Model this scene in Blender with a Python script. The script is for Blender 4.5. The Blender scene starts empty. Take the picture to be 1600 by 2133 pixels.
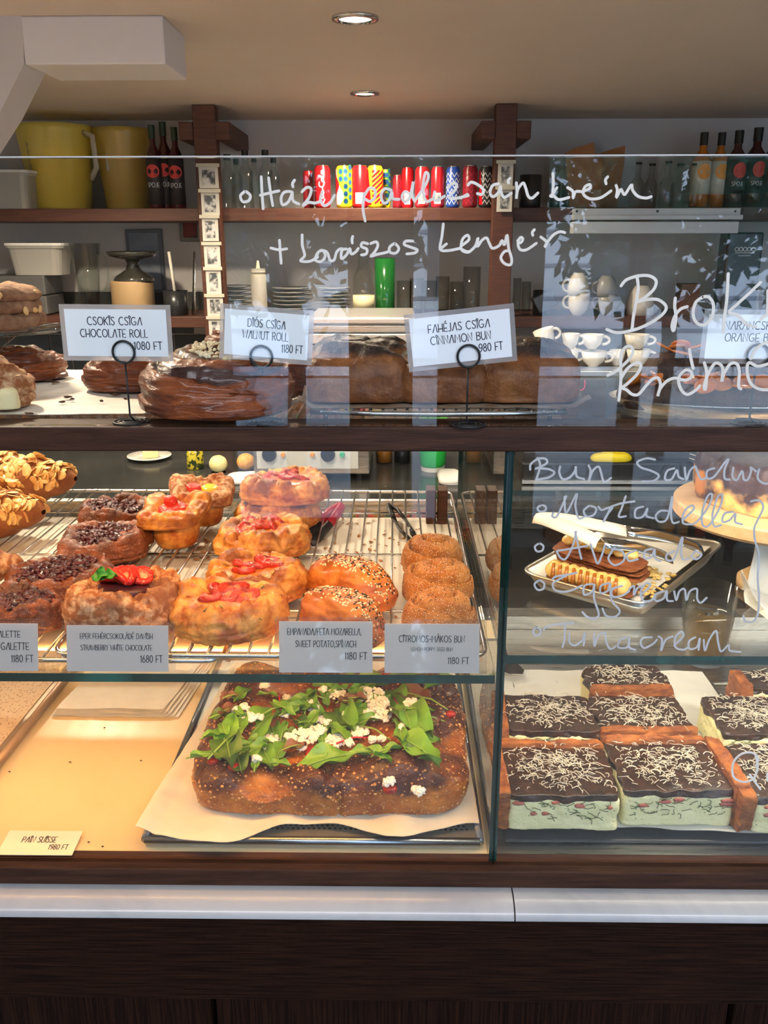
import bpy, math, random
import numpy as np
from mathutils import Vector, Matrix
R = math.radians
random.seed(7)
scn = bpy.context.scene
COL = scn.collection
# ------------------------------------------------------------------ camera
H = 1.53; F = 1830.0; PITCH = 17.3; YAW = 0.8; ROLL = 0.10
cd = bpy.data.cameras.new('camera'); cam = bpy.data.objects.new('camera', cd); COL.objects.link(cam)
cd.sensor_fit = 'HORIZONTAL'; cd.sensor_width = 36; cd.lens = F*36/1600; cd.clip_start = .02; cd.clip_end = 80
cam.location = (0, -.75, H)
ROT = Matrix.Rotation(R(YAW), 3, 'Z') @ Matrix.Rotation(R(90-PITCH), 3, 'X') @ Matrix.Rotation(R(-ROLL), 3, 'Z')
cam.rotation_euler = ROT.to_euler()
scn.camera = cam
def ray(px, py): return ROT @ Vector(((px-800)/F, -(py-1066.5)/F, -1))
def P(px, py, Y):                       # point of the view ray on the upright plane at depth Y
    d = ray(px, py); return cam.location + d*((Y+.75)/d.y)
def PZ(px, py, z):                      # point of the view ray on the level plane at height z
    d = ray(px, py); return cam.location + d*((z-H)/d.z)
# ------------------------------------------------------------------ sky, sun, lights, exposure
w = bpy.data.worlds.new('sky'); scn.world = w; w.use_nodes = True
bg = w.node_tree.nodes['Background']; bg.inputs[0].default_value = (.56, .73, 1, 1); bg.inputs[1].default_value = 7.0
vs = scn.view_settings; vs.view_transform = 'Standard'; vs.look = 'None'; vs.exposure = 0; vs.gamma = 1; vs.use_curve_mapping = False
def lamp(name, kind, loc, energy, color, size=.1, size_y=None, to=None, spot=None, blend=.5):
    l = bpy.data.lights.new(name, kind); l.energy = energy; l.color = color
    o = bpy.data.objects.new(name, l); COL.objects.link(o); o.location = loc
    if kind == 'AREA':
        l.size = size
        if size_y: l.shape = 'RECTANGLE'; l.size_y = size_y
    elif kind == 'SUN': l.angle = size
    else: l.shadow_soft_size = size
    if spot: l.spot_size = R(spot); l.spot_blend = blend
    if to is not None: o.rotation_euler = (Vector(to)-Vector(loc)).to_track_quat('-Z', 'Y').to_euler()
    return o
WARM = (1, .50, .17); NEUT = (1, .80, .60)
lamp('sun', 'SUN', (0, 5, 8), 9.0, (1, .95, .88), R(2), to=(-3, -10, 0))
# strips of warm light along the front of the case, under the wooden shelf and under the glass shelf
lamp('case_strip_light', 'AREA', (-.42, .045, H-.19), 3.0, WARM, .98, .02, to=(-.42, .30, H-.42))
lamp('case_strip_light', 'AREA', (.62, .045, H-.19), 2.6, NEUT, .98, .02, to=(.62, .30, H-.42))
lamp('case_strip_light', 'AREA', (-.42, .05, H-.402), 3.7, (1, .47, .12), .98, .02, to=(-.42, .28, H-.62))
lamp('case_strip_light', 'AREA', (.62, .05, H-.402), 2.0, (1, .82, .62), .98, .02, to=(.62, .28, H-.62))
for lx, ly, e in ((-.10, 1.89, 55), (-.10, 1.01, 32), (-.62, .50, 44), (.75, 1.0, 14), (-.84, 1.46, 75), (-1.6, .6, 40)):  # the spot behind the duct is unseen, added to brighten the yellow jugs
    lamp('ceiling_and_fill_spot', 'SPOT', (lx, ly, H+.37), e, (1, .80, .58), .03, to=(lx, ly-.0001, 0), spot=150, blend=.5)
lamp('front_fill_light', 'AREA', (0, -2.3, 2.85), 58, (.88, .92, 1), 3.2, .5, to=(0, 0, 1.3))  # unseen fill added on the shop side to brighten the cards like daylight
# ------------------------------------------------------------------ noise
def _h(ix, iy, iz, s):
    n = (ix*374761393 + iy*668265263 + iz*2147483647 + s*1274126177) & 0xffffffff
    n = ((n ^ (n >> 13))*1274126177) & 0xffffffff
    return ((n ^ (n >> 16)) & 0xffff)/32767.5-1
def vn(p, s=0):
    p = np.asarray(p, float); i = np.floor(p).astype(np.int64); f = p-i; f = f*f*(3-2*f)
    x, y, z = i[..., 0], i[..., 1], i[..., 2]; a, b, c = f[..., 0], f[..., 1], f[..., 2]; o = 0
    for dx in (0, 1):
        for dy in (0, 1):
            for dz in (0, 1):
                o = o+_h(x+dx, y+dy, z+dz, s)*(a if dx else 1-a)*(b if dy else 1-b)*(c if dz else 1-c)
    return o
def fbm(p, o=4, s=0, g=.5):
    p = np.asarray(p, float); r = 0; a = 1; t = 0
    for k in range(o): r = r+a*vn(p*2**k, s+k*7); t += a; a *= g
    return r/t
# ------------------------------------------------------------------ objects
def tag(o, label, cat=None, group=None, kind=None):
    if label: o['label'] = label
    if cat: o['category'] = cat
    if group: o['group'] = group
    if kind: o['kind'] = kind
    return o
def thing(name, label, cat, loc=(0, 0, 0), rz=0, group=None, rot=None):
    o = bpy.data.objects.new(name, None); COL.objects.link(o); o.location = loc
    o.rotation_euler = rot or (0, 0, rz); o.empty_display_size = .02
    return tag(o, label, cat, group)
def link(name, me, parent=None):
    o = bpy.data.objects.new(name, me); COL.objects.link(o)
    if parent: o.parent = parent
    return o
def mesh(name, V, Fc, mats, parent=None, smooth=True, mi=None, mask=None, bevel=0):
    me = bpy.data.meshes.new(name); me.from_pydata([tuple(map(float, v)) for v in V], [], [tuple(map(int, f)) for f in Fc])
    for m in (mats if isinstance(mats, (list, tuple)) else [mats]): me.materials.append(m)
    if mi is not None: me.polygons.foreach_set('material_index', np.array(mi, dtype=np.int32))
    me.polygons.foreach_set('use_smooth', np.full(len(me.polygons), bool(smooth)))
    if mask is not None:
        a = me.attributes.new('mask', 'FLOAT', 'POINT'); a.data.foreach_set('value', np.clip(np.asarray(mask, dtype=np.float32).ravel(), 0, 1))
    me.update(); o = link(name, me, parent)
    if bevel:
        b = o.modifiers.new('bevel', 'BEVEL'); b.width = bevel; b.segments = 2; b.limit_method = 'ANGLE'
    return o
class MB:
    def __init__(s): s.v = []; s.f = []; s.m = []; s.cur = 0; s.M = None
    def add(s, V, Fc):
        n = len(s.v)
        if s.M is not None: V = [s.M @ Vector(v) for v in V]
        s.v += [tuple(v) for v in V]; s.f += [tuple(n+i for i in f) for f in Fc]; s.m += [s.cur]*len(Fc); return s
    def box(s, c, d, rz=0, rx=0, ry=0, taper=1):
        M = Matrix.Translation(c) @ Matrix.Rotation(rz, 4, 'Z') @ Matrix.Rotation(ry, 4, 'Y') @ Matrix.Rotation(rx, 4, 'X')
        x, y, z = d[0]/2, d[1]/2, d[2]/2
        V = [M @ Vector((a*x*(taper if e > 0 else 1), b*y*(taper if e > 0 else 1), e*z)) for e in (-1, 1) for a, b in ((-1, -1), (1, -1), (1, 1), (-1, 1))]
        return s.add(V, [(3, 2, 1, 0), (4, 5, 6, 7), (0, 1, 5, 4), (1, 2, 6, 5), (2, 3, 7, 6), (3, 0, 4, 7)])
    def b2(s, a, b): return s.box([(a[i]+b[i])/2 for i in range(3)], [abs(b[i]-a[i]) for i in range(3)])
    def lathe(s, prof, c=(0, 0, 0), n=24, sx=1, sy=1, wob=None):
        V = []; F_ = []
        for r, z in prof:
            for k in range(n):
                t = 2*math.pi*k/n; q = r*(1 if wob is None else wob(t, z)); V.append((c[0]+q*math.cos(t)*sx, c[1]+q*math.sin(t)*sy, c[2]+z))
        for j in range(len(prof)-1):
            for k in range(n):
                k2 = (k+1) % n; F_.append((j*n+k, j*n+k2, (j+1)*n+k2, (j+1)*n+k))
        if prof[0][0] > 1e-6: F_.append(tuple(range(n-1, -1, -1)))
        if prof[-1][0] > 1e-6: F_.append(tuple((len(prof)-1)*n+k for k in range(n)))
        return s.add(V, F_)
    def tube(s, pts, r, n=8, closed=False, flat=1):
        pts = [Vector(p) for p in pts]; N = len(pts); V = []; F_ = []; up = None
        for i, p in enumerate(pts):
            a = pts[(i-1) % N] if (closed or i > 0) else p; b = pts[(i+1) % N] if (closed or i < N-1) else p
            t = (b-a).normalized()
            if up is None: up = t.orthogonal().normalized()
            up = (up-t*up.dot(t)); up = up.normalized() if up.length > 1e-6 else t.orthogonal().normalized()
            sd = t.cross(up); rr = r[i] if isinstance(r, (list, tuple)) else r
            for k in range(n):
                q = 2*math.pi*k/n; V.append(p+up*math.cos(q)*rr*flat+sd*math.sin(q)*rr)
        for i in range(N if closed else N-1):
            i2 = (i+1) % N
            for k in range(n):
                k2 = (k+1) % n; F_.append((i*n+k, i*n+k2, i2*n+k2, i2*n+k))
        if not closed: F_ += [tuple(range(n-1, -1, -1)), tuple((N-1)*n+k for k in range(n))]
        return s.add(V, F_)
    def prism(s, poly, d, o=(0, 0, 0)):
        """poly: list of 3D points of a flat face, d: extrusion vector"""
        n = len(poly); V = [Vector(p)+Vector(o) for p in poly]; V += [p+Vector(d) for p in V]
        return s.add(V, [tuple(range(n-1, -1, -1)), tuple(range(n, 2*n))]+[(i, (i+1) % n, n+(i+1) % n, n+i) for i in range(n)])
    def out(s, name, mats, parent=None, smooth=False, bevel=0, fix=True):
        o = mesh(name, s.v, s.f, mats, parent, smooth, s.m, None, bevel)
        if fix:
            import bmesh
            b = bmesh.new(); b.from_mesh(o.data); bmesh.ops.recalc_face_normals(b, faces=b.faces); b.to_mesh(o.data); b.free()
        if smooth == 'auto':
            o.data.set_sharp_from_angle(angle=R(35))
        return o
def grid(Pt, close=False, poles=False):
    """Pt [rows, cols, 3] -> verts, faces; close joins the columns; poles: first and last row are single points"""
    nr, nc = Pt.shape[:2]; V = Pt.reshape(-1, 3); Fc = []
    for j in range(nr-1):
        for k in range(nc if close else nc-1):
            k2 = (k+1) % nc
            if poles and j == 0: Fc.append((0, nc+k2, nc+k))
            elif poles and j == nr-2: Fc.append((j*nc+k, j*nc+k2, (nr-1)*nc))
            else: Fc.append((j*nc+k, j*nc+k2, (j+1)*nc+k2, (j+1)*nc+k))
    if poles:      # drop the doubled pole points
        keep = np.ones(len(V), bool); keep[1:nc] = False; keep[(nr-1)*nc+1:] = False
        idx = np.cumsum(keep)-1; idx[1:nc] = 0; Fc = [tuple(idx[list(f)]) for f in Fc]
        return V[keep], Fc, keep
    return V, Fc, None
# ------------------------------------------------------------------ materials
def inp(b, n, v):
    for k in ((n,) if isinstance(n, str) else n):
        if k in b.inputs: b.inputs[k].default_value = v; return
def mat(name, c1, c2=None, sc=40, rough=.5, lo=.35, hi=.65, bump=0, bsc=120, st=(1, 1, 1), metal=0, coat=0, sss=0, sssc=None, c3=None, c3lo=.3, c3hi=.7, emis=None, es=0, det=5, dist=0, rvar=0, spec=.5, sheen=0, crough=.15, trans=0, ior=1.45, alpha=1, speck=None):
    m = bpy.data.materials.new(name); m.use_nodes = True; nt = m.node_tree; N = nt.nodes; L = nt.links
    b = N['Principled BSDF']
    def c4(c): return (*c, 1) if len(c) == 3 else c
    b.inputs['Base Color'].default_value = c4(c1); inp(b, 'Roughness', rough); inp(b, 'Metallic', metal); inp(b, 'Coat Weight', coat); inp(b, 'Coat Roughness', crough)
    inp(b, 'Specular IOR Level', spec); inp(b, 'Transmission Weight', trans); inp(b, 'IOR', ior); inp(b, 'Alpha', alpha)
    if sss: inp(b, 'Subsurface Weight', sss); inp(b, 'Subsurface Radius', (.012, .006, .003)); inp(b, 'Subsurface Scale', .6)
    if emis: inp(b, 'Emission Color', c4(emis)); inp(b, 'Emission Strength', es)
    tc = N.new('ShaderNodeTexCoord'); mp = N.new('ShaderNodeMapping'); mp.inputs['Scale'].default_value = st; L.new(tc.outputs['Object'], mp.inputs['Vector'])
    col = None
    def noise(s, d=det):
        n = N.new('ShaderNodeTexNoise'); n.inputs['Scale'].default_value = s; n.inputs['Detail'].default_value = d; n.inputs['Roughness'].default_value = .6
        n.inputs['Distortion'].default_value = dist; L.new(mp.outputs[0], n.inputs['Vector']); return n
    def mrange(src, a, c):
        r = N.new('ShaderNodeMapRange'); r.inputs['From Min'].default_value = a; r.inputs['From Max'].default_value = c; L.new(src, r.inputs['Value']); return r.outputs[0]
    def mix(f, a, c):
        x = N.new('ShaderNodeMix'); x.data_type = 'RGBA'; L.new(f, x.inputs[0])
        for i, q in ((6, a), (7, c)):
            if isinstance(q, tuple): x.inputs[i].default_value = c4(q)
            else: L.new(q, x.inputs[i])
        return x.outputs[2]
    n1 = None
    if c2 is not None:
        n1 = noise(sc); col = mix(mrange(n1.outputs['Fac'], lo, hi), tuple(c1), tuple(c2))
    if c3 is not None:
        at = N.new('ShaderNodeAttribute'); at.attribute_name = 'mask'
        nn = noise(sc*1.7, 3); ad = N.new('ShaderNodeMath'); ad.operation = 'MULTIPLY_ADD'; L.new(nn.outputs['Fac'], ad.inputs[0]); ad.inputs[1].default_value = .5; L.new(at.outputs['Fac'], ad.inputs[2])
        sb = N.new('ShaderNodeMath'); sb.operation = 'SUBTRACT'; L.new(ad.outputs[0], sb.inputs[0]); sb.inputs[1].default_value = .25
        col = mix(mrange(sb.outputs[0], c3lo, c3hi), col if col is not None else tuple(c1), tuple(c3))
    if speck:      # (colour, scale, threshold)
        v = N.new('ShaderNodeTexVoronoi'); v.inputs['Scale'].default_value = speck[1]; L.new(mp.outputs[0], v.inputs['Vector'])
        col = mix(mrange(v.outputs['Distance'], speck[2], speck[2]*.7), col if col is not None else tuple(c1), tuple(speck[0]))
    if col is not None: L.new(col, b.inputs['Base Color'])
    if sss and sssc: pass
    if rvar:
        n2 = noise(sc*2.3, 3); L.new(mrange(n2.outputs['Fac'], .3, .7), (rm := N.new('ShaderNodeMapRange')).inputs['Value']); rm.inputs['To Min'].default_value = max(.02, rough-rvar); rm.inputs['To Max'].default_value = min(1, rough+rvar); L.new(rm.outputs[0], b.inputs['Roughness'])
    if bump:
        n3 = noise(bsc, 4); bp = N.new('ShaderNodeBump'); bp.inputs['Strength'].default_value = min(1, bump); bp.inputs['Distance'].default_value = .002*max(1, bump); L.new(n3.outputs['Fac'], bp.inputs['Height']); L.new(bp.outputs[0], b.inputs['Normal'])
    return m
def glass_mat(name, tint=(1, 1, 1), rough=0., ior=1.5, tintw=0., body=None, refl=1.):
    """thin clear glass or plastic: light passes straight through, surfaces mirror by Fresnel"""
    m = bpy.data.materials.new(name); m.use_nodes = True; nt = m.node_tree; N = nt.nodes; L = nt.links; N.clear()
    out = N.new('ShaderNodeOutputMaterial'); t = N.new('ShaderNodeBsdfTransparent'); t.inputs[0].default_value = (*tint, 1)
    g = N.new('ShaderNodeBsdfGlossy'); g.inputs['Roughness'].default_value = rough; g.inputs[0].default_value = (refl, refl, refl, 1)
    ge = N.new('ShaderNodeNewGeometry'); mr = N.new('ShaderNodeMapRange'); L.new(ge.outputs['Backfacing'], mr.inputs['Value']); mr.inputs['To Min'].default_value = ior; mr.inputs['To Max'].default_value = 1/ior
    fr = N.new('ShaderNodeFresnel'); L.new(mr.outputs[0], fr.inputs['IOR'])
    mx = N.new('ShaderNodeMixShader'); L.new(fr.outputs[0], mx.inputs[0]); src = t.outputs[0]
    if tintw:
        d = N.new('ShaderNodeBsdfDiffuse'); d.inputs[0].default_value = (*(body or tint), 1); tl = N.new('ShaderNodeBsdfTranslucent'); tl.inputs[0].default_value = (*(body or tint), 1)
        q = N.new('ShaderNodeMixShader'); L.new(d.outputs[0], q.inputs[1]); L.new(tl.outputs[0], q.inputs[2])
        m2 = N.new('ShaderNodeMixShader'); m2.inputs[0].default_value = tintw; L.new(t.outputs[0], m2.inputs[1]); L.new(q.outputs[0], m2.inputs[2]); src = m2.outputs[0]
    L.new(src, mx.inputs[1]); L.new(g.outputs[0], mx.inputs[2]); L.new(mx.outputs[0], out.inputs[0]); return m
M = {}
M['glass'] = glass_mat('clear_glass', (.97, .985, .98))
M['glass_edge'] = mat('green_glass_edge', (0, .030, .024), (.0, .16, .13), sc=9, lo=.55, hi=.8, rough=.12, coat=1, st=(1, 1, 1))
M['ware'] = glass_mat('glassware', (.90, .92, .91), ior=1.45)
M['wood_dark'] = mat('dark_oak', (.030, .011, .006), (.070, .028, .015), sc=14, rough=.5, spec=.25, st=(1, 9, 14), bump=.25, bsc=60, det=6)
M['wood_front'] = mat('dark_oak_front', (.007, .0022, .0008), (.034, .0125, .0055), sc=34, lo=.40, hi=.66, rough=.7, spec=.12, st=(.35, 6, 14), bump=.5, bsc=60)
M['wood_panel'] = mat('dark_oak_panel', (.006, .0018, .0007), (.028, .010, .0045), sc=34, lo=.40, hi=.66, rough=.7, spec=.12, st=(14, 6, .35), bump=.5, bsc=60)
M['wood_lit'] = mat('red_brown_oak', (.13, .045, .020), (.20, .075, .035), sc=14, rough=.4, st=(1, 9, 14))
M['wood_shelf'] = mat('shelf_wood', (.065, .022, .014), (.10, .036, .02), sc=10, rough=.5, st=(1, 6, 12))
M['wall'] = mat('plaster', (.56, .55, .54), (.60, .59, .58), sc=3, rough=.9)
M['ceil'] = mat('ceiling_paint', (.66, .57, .48), (.70, .61, .51), sc=2, rough=.55, spec=.3)
M['white'] = mat('white_paint', (.72, .72, .72), rough=.5)
M['black'] = mat('black_plastic', (.012, .012, .013), rough=.35)
M['dark'] = mat('dark_grey', (.035, .035, .038), (.05, .05, .052), sc=5, rough=.3)
M['steel'] = mat('brushed_steel', (.42, .42, .40), (.55, .55, .53), sc=20, rough=.32, metal=1, st=(.3, 10, 10), rvar=.08)
M['chrome'] = mat('chrome', (.75, .75, .73), rough=.12, metal=1)
M['wire'] = mat('chrome_wire', (.55, .55, .54), rough=.22, metal=1)
M['marble'] = mat('marble', (.50, .49, .48), (.36, .36, .38), sc=4, lo=.5, hi=.75, rough=.22, dist=1.2, coat=.3)
M['cream'] = mat('cream_board', (.80, .63, .37), (.76, .57, .30), sc=7, rough=.30, dist=.8, coat=.2)
M['parch'] = mat('parchment', (.68, .64, .54), (.75, .71, .62), sc=25, rough=.6, bump=.25, bsc=30, sss=0)
M['floor'] = mat('floor_tile', (.34, .31, .28), (.40, .36, .33), sc=6, rough=.4)
# ------------------------------------------------------------------ the room
CEIL = H+.38
def struct(name, mb, m, parent=None, bevel=0):
    o = mb.out(name, m, parent, bevel=bevel)
    if parent is None: o['kind'] = 'structure'
    return o
struct('floor', MB().b2((-2.6, -3.0, -.05), (3.0, 2.55, 0)), M['floor'])
struct('ceiling', MB().b2((-2.6, .2, CEIL), (3.0, 2.55, CEIL+.05)), M['ceil'])
struct('ceiling_shop', MB().b2((-2.6, -3.1, 3.0), (3.0, .15, 3.05)), M['wall'])
struct('trim_1', MB().b2((-2.6, .15, CEIL), (3.0, .2, 3.05)), M['ceil'])
struct('wall_back', MB().b2((-2.6, 2.45, 0), (3.0, 2.55, CEIL)), M['wall'])
struct('wall_left', MB().b2((-2.7, -3.1, 0), (-2.6, 2.55, 3.05)), M['wall'])
struct('wall_right', MB().b2((3.0, -3.1, 0), (3.1, 2.55, 3.05)), M['wall'])
# the box under the ceiling and the slanting soffit at its left
y1 = 1.0; a = P(40, 28, y1); b = P(338, 28, y1); zb = P(40, 135, y1).z
o = struct('trim_2', MB().b2((a.x, y1, zb), (b.x, y1+.17, CEIL)), M['white'], bevel=.003)
tag(o, 'white boxed duct under the ceiling', None)
pl = [P(-420, -90, y1), P(30, -90, y1), P(46, 40, y1), P(50, 133, y1), P(0, 235, y1), P(-420, 900, y1)]
struct('trim_3', MB().prism(pl, (0, .10, 0)), M['wall'])
# shop front behind the camera: piers between tall windows (seen mirrored in the case glass)
Yw = -3.0
def mx(px): return P(px, 500, 3.0).x
spans = [(-1700, 452), (735, 850), (930, 1128), (1335, 1352), (2400, 3600)]
mb = MB()
for i, (u, v) in enumerate(spans):
    x0 = max(-2.6, mx(u)); x1 = min(3.0, mx(v))
    mb.b2((x0, Yw-.12, 0), (x1, Yw, 3.0))
mb.b2((-2.6, Yw-.12, 2.62), (3.0, Yw-.001, 3.0)); mb.b2((-2.6, Yw-.12, 0), (3.0, Yw-.001, .28))
struct('wall_front', mb, mat('front_wall', (.045, .04, .04), rough=.7))
for i, (u, v) in enumerate(((452, 735), (850, 930), (1128, 1335), (1352, 2400))):
    x0, x1 = mx(u), min(3.0, mx(v)); g = MB()
    for xx in (x0+.012, x1-.012): g.b2((xx-.012, Yw-.08, .28), (xx+.012, Yw-.03, 2.62))
    for zz in (.295, 1.02, 2.605): g.b2((x0, Yw-.08, zz-.015), (x1, Yw-.03, zz+.015))
    fr = struct('window_%d' % (i+1), g, M['wood_front'])
    MB().b2((x0+.02, Yw-.06, .30), (x1-.02, Yw-.054, 2.6)).out('pane', M['glass'], fr)
# street outside: paving, opposite facade with boards, tree
struct('pavement', MB().b2((-9, -12, -.1), (9, Yw-.12, -.03)), mat('paving', (.35, .36, .38), (.45, .46, .48), sc=2, rough=.9))
fac = thing('street_building', 'pale boarded building across the street, mirrored in the case glass', 'building', (0, -9.5, 0))
MB().b2((-9, -.3, 0), (9, 0, 7)).out('wall', mat('pale_facade', (.55, .62, .74), (.62, .69, .80), sc=1.5, rough=.8), fac)
bm_ = mat('facade_joint', (.22, .27, .36), rough=.9); wn = mat('facade_window', (.03, .05, .08), rough=.15)
for k in range(16): MB().b2((-9, 0, .5+k*.36), (9, .02, .54+k*.36)).out('board_joint', bm_, fac)
for xx in (-6, -3.6, -1.9, .35, 2.2, 4.4, 6.6):
    o = MB().b2((xx, 0, .9), (xx+.9, .03, 2.6)).out('window', wn, fac); MB().b2((xx+.43, .03, .9), (xx+.47, .05, 2.6)).out('mullion', M['white'], o)
def tree(x, y, h, s, lab, seed):
    t = thing('street_tree', lab, 'tree', (x, y, 0)); rnd = random.Random(seed)
    mb = MB(); mb.tube([(0, 0, 0), (.03, 0, h*.35), (-.04, .02, h*.6), (0, 0, h*.9)], [.07, .055, .045, .02])
    for k in range(9):
        a = rnd.uniform(0, 6.28); z = h*rnd.uniform(.35, .7); mb.tube([(0, 0, z), (math.cos(a)*s*.5, math.sin(a)*s*.5, z+.3), (math.cos(a)*s, math.sin(a)*s, z+.65)], [.03, .02, .01], 5)
    mb.out('trunk', mat('bark', (.10, .08, .06), rough=.9), t)
    V = []; Fc = []
    for k in range(2600):
        d = Vector((rnd.gauss(0, 1), rnd.gauss(0, 1), rnd.gauss(0, .75))).normalized()*s*rnd.uniform(.35, 1.05)*1.1
        c = Vector((0, 0, h*.8))+d; u = Vector((rnd.gauss(0, 1), rnd.gauss(0, 1), rnd.gauss(0, 1))).normalized()*.07; v = u.orthogonal().normalized()*.03
        n = len(V); V += [c-u, c+v, c+u, c-v]; Fc.append((n, n+1, n+2, n+3))
    o = mesh('foliage', V, Fc, mat('tree_leaf', (.03, .12, .07), (.07, .20, .12), sc=3, rough=.6), t, False); o['kind'] = 'stuff'
tree(mx(590)*1.5, -5.2, 2.5, .95, 'slender street tree seen mirrored in the left glass', 3)
tree(mx(1480)*1.5, -5.6, 2.4, .9, 'bushy street tree seen mirrored in the right glass', 5)
# ceiling lights
for k, (px, py, r) in enumerate(((760, 193, .040), (740, 36, .042))):
    c = PZ(px, py, CEIL)
    t = thing('ceiling_light', ('small round recessed ceiling light, the nearer one at the top edge', 'small round recessed ceiling light above the can shelf')[k == 0], 'light', (c.x, c.y, CEIL), group=None)
    MB().lathe([(r*.72, -.001), (r*.74, -.006), (r, -.005), (r*1.02, 0)], n=32).out('ring', M['chrome'], t, True)
    MB().lathe([(0, -.002), (r*.72, -.002), (r*.72, -.0005), (0, -.0005)], n=32).out('lens', mat('lamp_glow', (1, 1, 1), emis=(1, .90, .74), es=14), t)
# ------------------------------------------------------------------ back shelving
YS = 2.12
t = thing('wall_shelving', 'dark red-brown wooden shelving on two posts against the back wall', 'shelf', (0, 0, 0))
zU = P(800, 433, YS).z; zUb = P(800, 460, YS).z; zL = P(800, 660, YS).z; zLb = P(800, 683, YS).z
MB().b2((-2.0, YS, zUb), (2.2, 2.44, zU)).out('shelf_board', M['wood_shelf'], t, bevel=.002)
MB().b2((-2.0, YS+.01, zLb), (2.2, 2.44, zL)).out('shelf_board', M['wood_shelf'], t, bevel=.002)
for u, v in ((400, 447), (1033, 1078)):
    x0, x1 = P(u, 225, YS-.03).x, P(v, 225, YS-.03).x
    MB().b2((x0, YS-.035, H-.63), (x1, YS+.02, CEIL-.001)).out('post', M['wood_shelf'], t, bevel=.002)
    for sgn in (0, 1):
        xx = x0-.042 if sgn == 0 else x1
        MB().b2((xx, YS-.04, P(800, 290, YS-.04).z), (xx+.042, 2.44, P(800, 252, YS-.04).z)).out('bracket', M['wood_shelf'], t, bevel=.002)
# ------------------------------------------------------------------ back worktop
ZW = H-.63
t = thing('back_counter', 'dark polished worktop with steel front edge behind the case', 'counter')
MB().b2((-2.2, 1.32, ZW-.03), (2.4, 2.44, ZW)).out('worktop', mat('black_stone', (.030, .030, .028), (.05, .05, .045), sc=4, rough=.16), t)
MB().b2((-2.2, 1.36, 0), (2.4, 2.40, ZW-.03)).out('cabinet', M['dark'], t)
MB().b2((-2.2, 1.30, ZW-.05), (2.4, 1.32, ZW)).out('steel_edge', M['steel'], t)
# tiled wall strip between worktop and lower shelf: individual dark tiles
t = thing('splashback', 'dark grey glazed tile splashback under the lower shelf', 'tiles')
tm = mat('grey_tile', (.055, .06, .058), (.075, .08, .078), sc=3, rough=.2)
tl = MB().box((0, 0, 0), (.146, .0085, .071)); me = None
for r in range(9):
    for c in range(9):
        x = -2.0+c*.150+(r % 2)*.075; z = zL-.55+r*.075+.05+.0
        if r > 7: continue
        if me is None: o = tl.out('tile', tm, t, bevel=.002); me = o.data
        else:
            o2 = o.copy(); COL.objects.link(o2); o2.parent = t; o2.location = (x, 2.4455, z); continue
        o.location = (x, 2.4455, z)
# ------------------------------------------------------------------ the display case
def gpane(name, a, b, parent, edge_axes='z', label=None):
    """glass slab; faces normal to the thin axis are clear, the others green edges"""
    mb = MB().b2(a, b); d = [abs(b[i]-a[i]) for i in range(3)]; th = d.index(min(d))
    ax = [2, 2, 1, 0, 1, 0]; mi = [0 if ax[i] == th else 1 for i in range(6)]
    o = mb.out(name, [M['glass'], M['glass_edge']], parent, fix=False); o.data.polygons.foreach_set('material_index', np.array([0]+mi[1:] if name.endswith('_glass') and th == 1 else mi, dtype=np.int32))
    if label: o['label'] = label
    return o
XL, XR = -1.05, 1.25; XD = .100; YB = .60
ZT = P(800, 888, 0).z; ZTb = P(800, 938, 0).z           # wooden top rail
ZG = P(800, 328, .004).z                               # top of the upper glass
ZB = P(500, 1795, 0).z; ZBb = P(800, 1831, 0).z        # base rail
ZM = P(500, 1397, .015).z; ZR_ = P(1300, 1359, .015).z # the two glass shelves
CASE = thing('display_case', 'glass-fronted bakery display case with dark oak rails on a marble counter', 'display case')
MB().b2((XL, -.004, ZTb), (XR, .035, ZT)).out('top_rail', M['wood_dark'], CASE, bevel=.0015)
MB().b2((XL, YB-.03, ZTb+.006), (XR, YB, ZT)).out('top_rail', M['wood_dark'], CASE) if 0 else None
gpane('top_shelf', (XL, .036, ZT-.012), (XR, .34, ZT-.002), CASE)
gpane('left_shelf', (XL, .008, ZM-.009), (XD-.0045, YB-.02, ZM), CASE)
gpane('right_shelf', (XD+.0045, .008, ZR_-.009), (XR, YB-.02, ZR_), CASE)
gpane('divider', (XD-.004, .004, ZB), (XD+.004, YB-.04, ZTb), CASE)
MB().b2((XL, -.012, ZBb), (XR, .016, ZB)).out('base_rail', M['wood_dark'], CASE, bevel=.0015)
MB().b2((XL, .0161, ZB-.02), (XD, YB, ZB-.0005)).out('left_deck', M['cream'], CASE)
MB().b2((XD+.0005, .0161, ZB-.02), (XR, YB, ZB-.0005)).out('right_deck', M['steel'], CASE)
MB().b2((XD+.01, YB-.035, ZB), (XR, YB, ZB+.022)).out('steel_upstand', M['steel'], CASE)
MB().b2((XL, YB-.02, ZM-.012), (XD-.006, YB-.004, ZM+.002)).out('shelf_rail', M['steel'], CASE)
for xx in (XL, XR-.01): gpane('end_glass', (xx, .02, ZB), (xx+.008, YB, ZTb), CASE)
PANE_UP = gpane('upper_glass', (XL, -.002, ZT+.0005), (XR, .005, ZG), CASE)
PANE_L = gpane('lower_left_glass', (XL, -.002, ZB), (XD-.001, .0035, ZTb-.0005), CASE)
PANE_R = gpane('lower_right_glass', (XD+.001, -.002, ZB), (XR, .0035, ZTb-.0005), CASE)
tip = mat('bright_glass_edge', (.55, .52, .50), rough=.3)
MB().b2((XL, -.002, ZG+.0001), (XR, .005, ZG+.0012)).out('polished_edge', tip, CASE)
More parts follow.
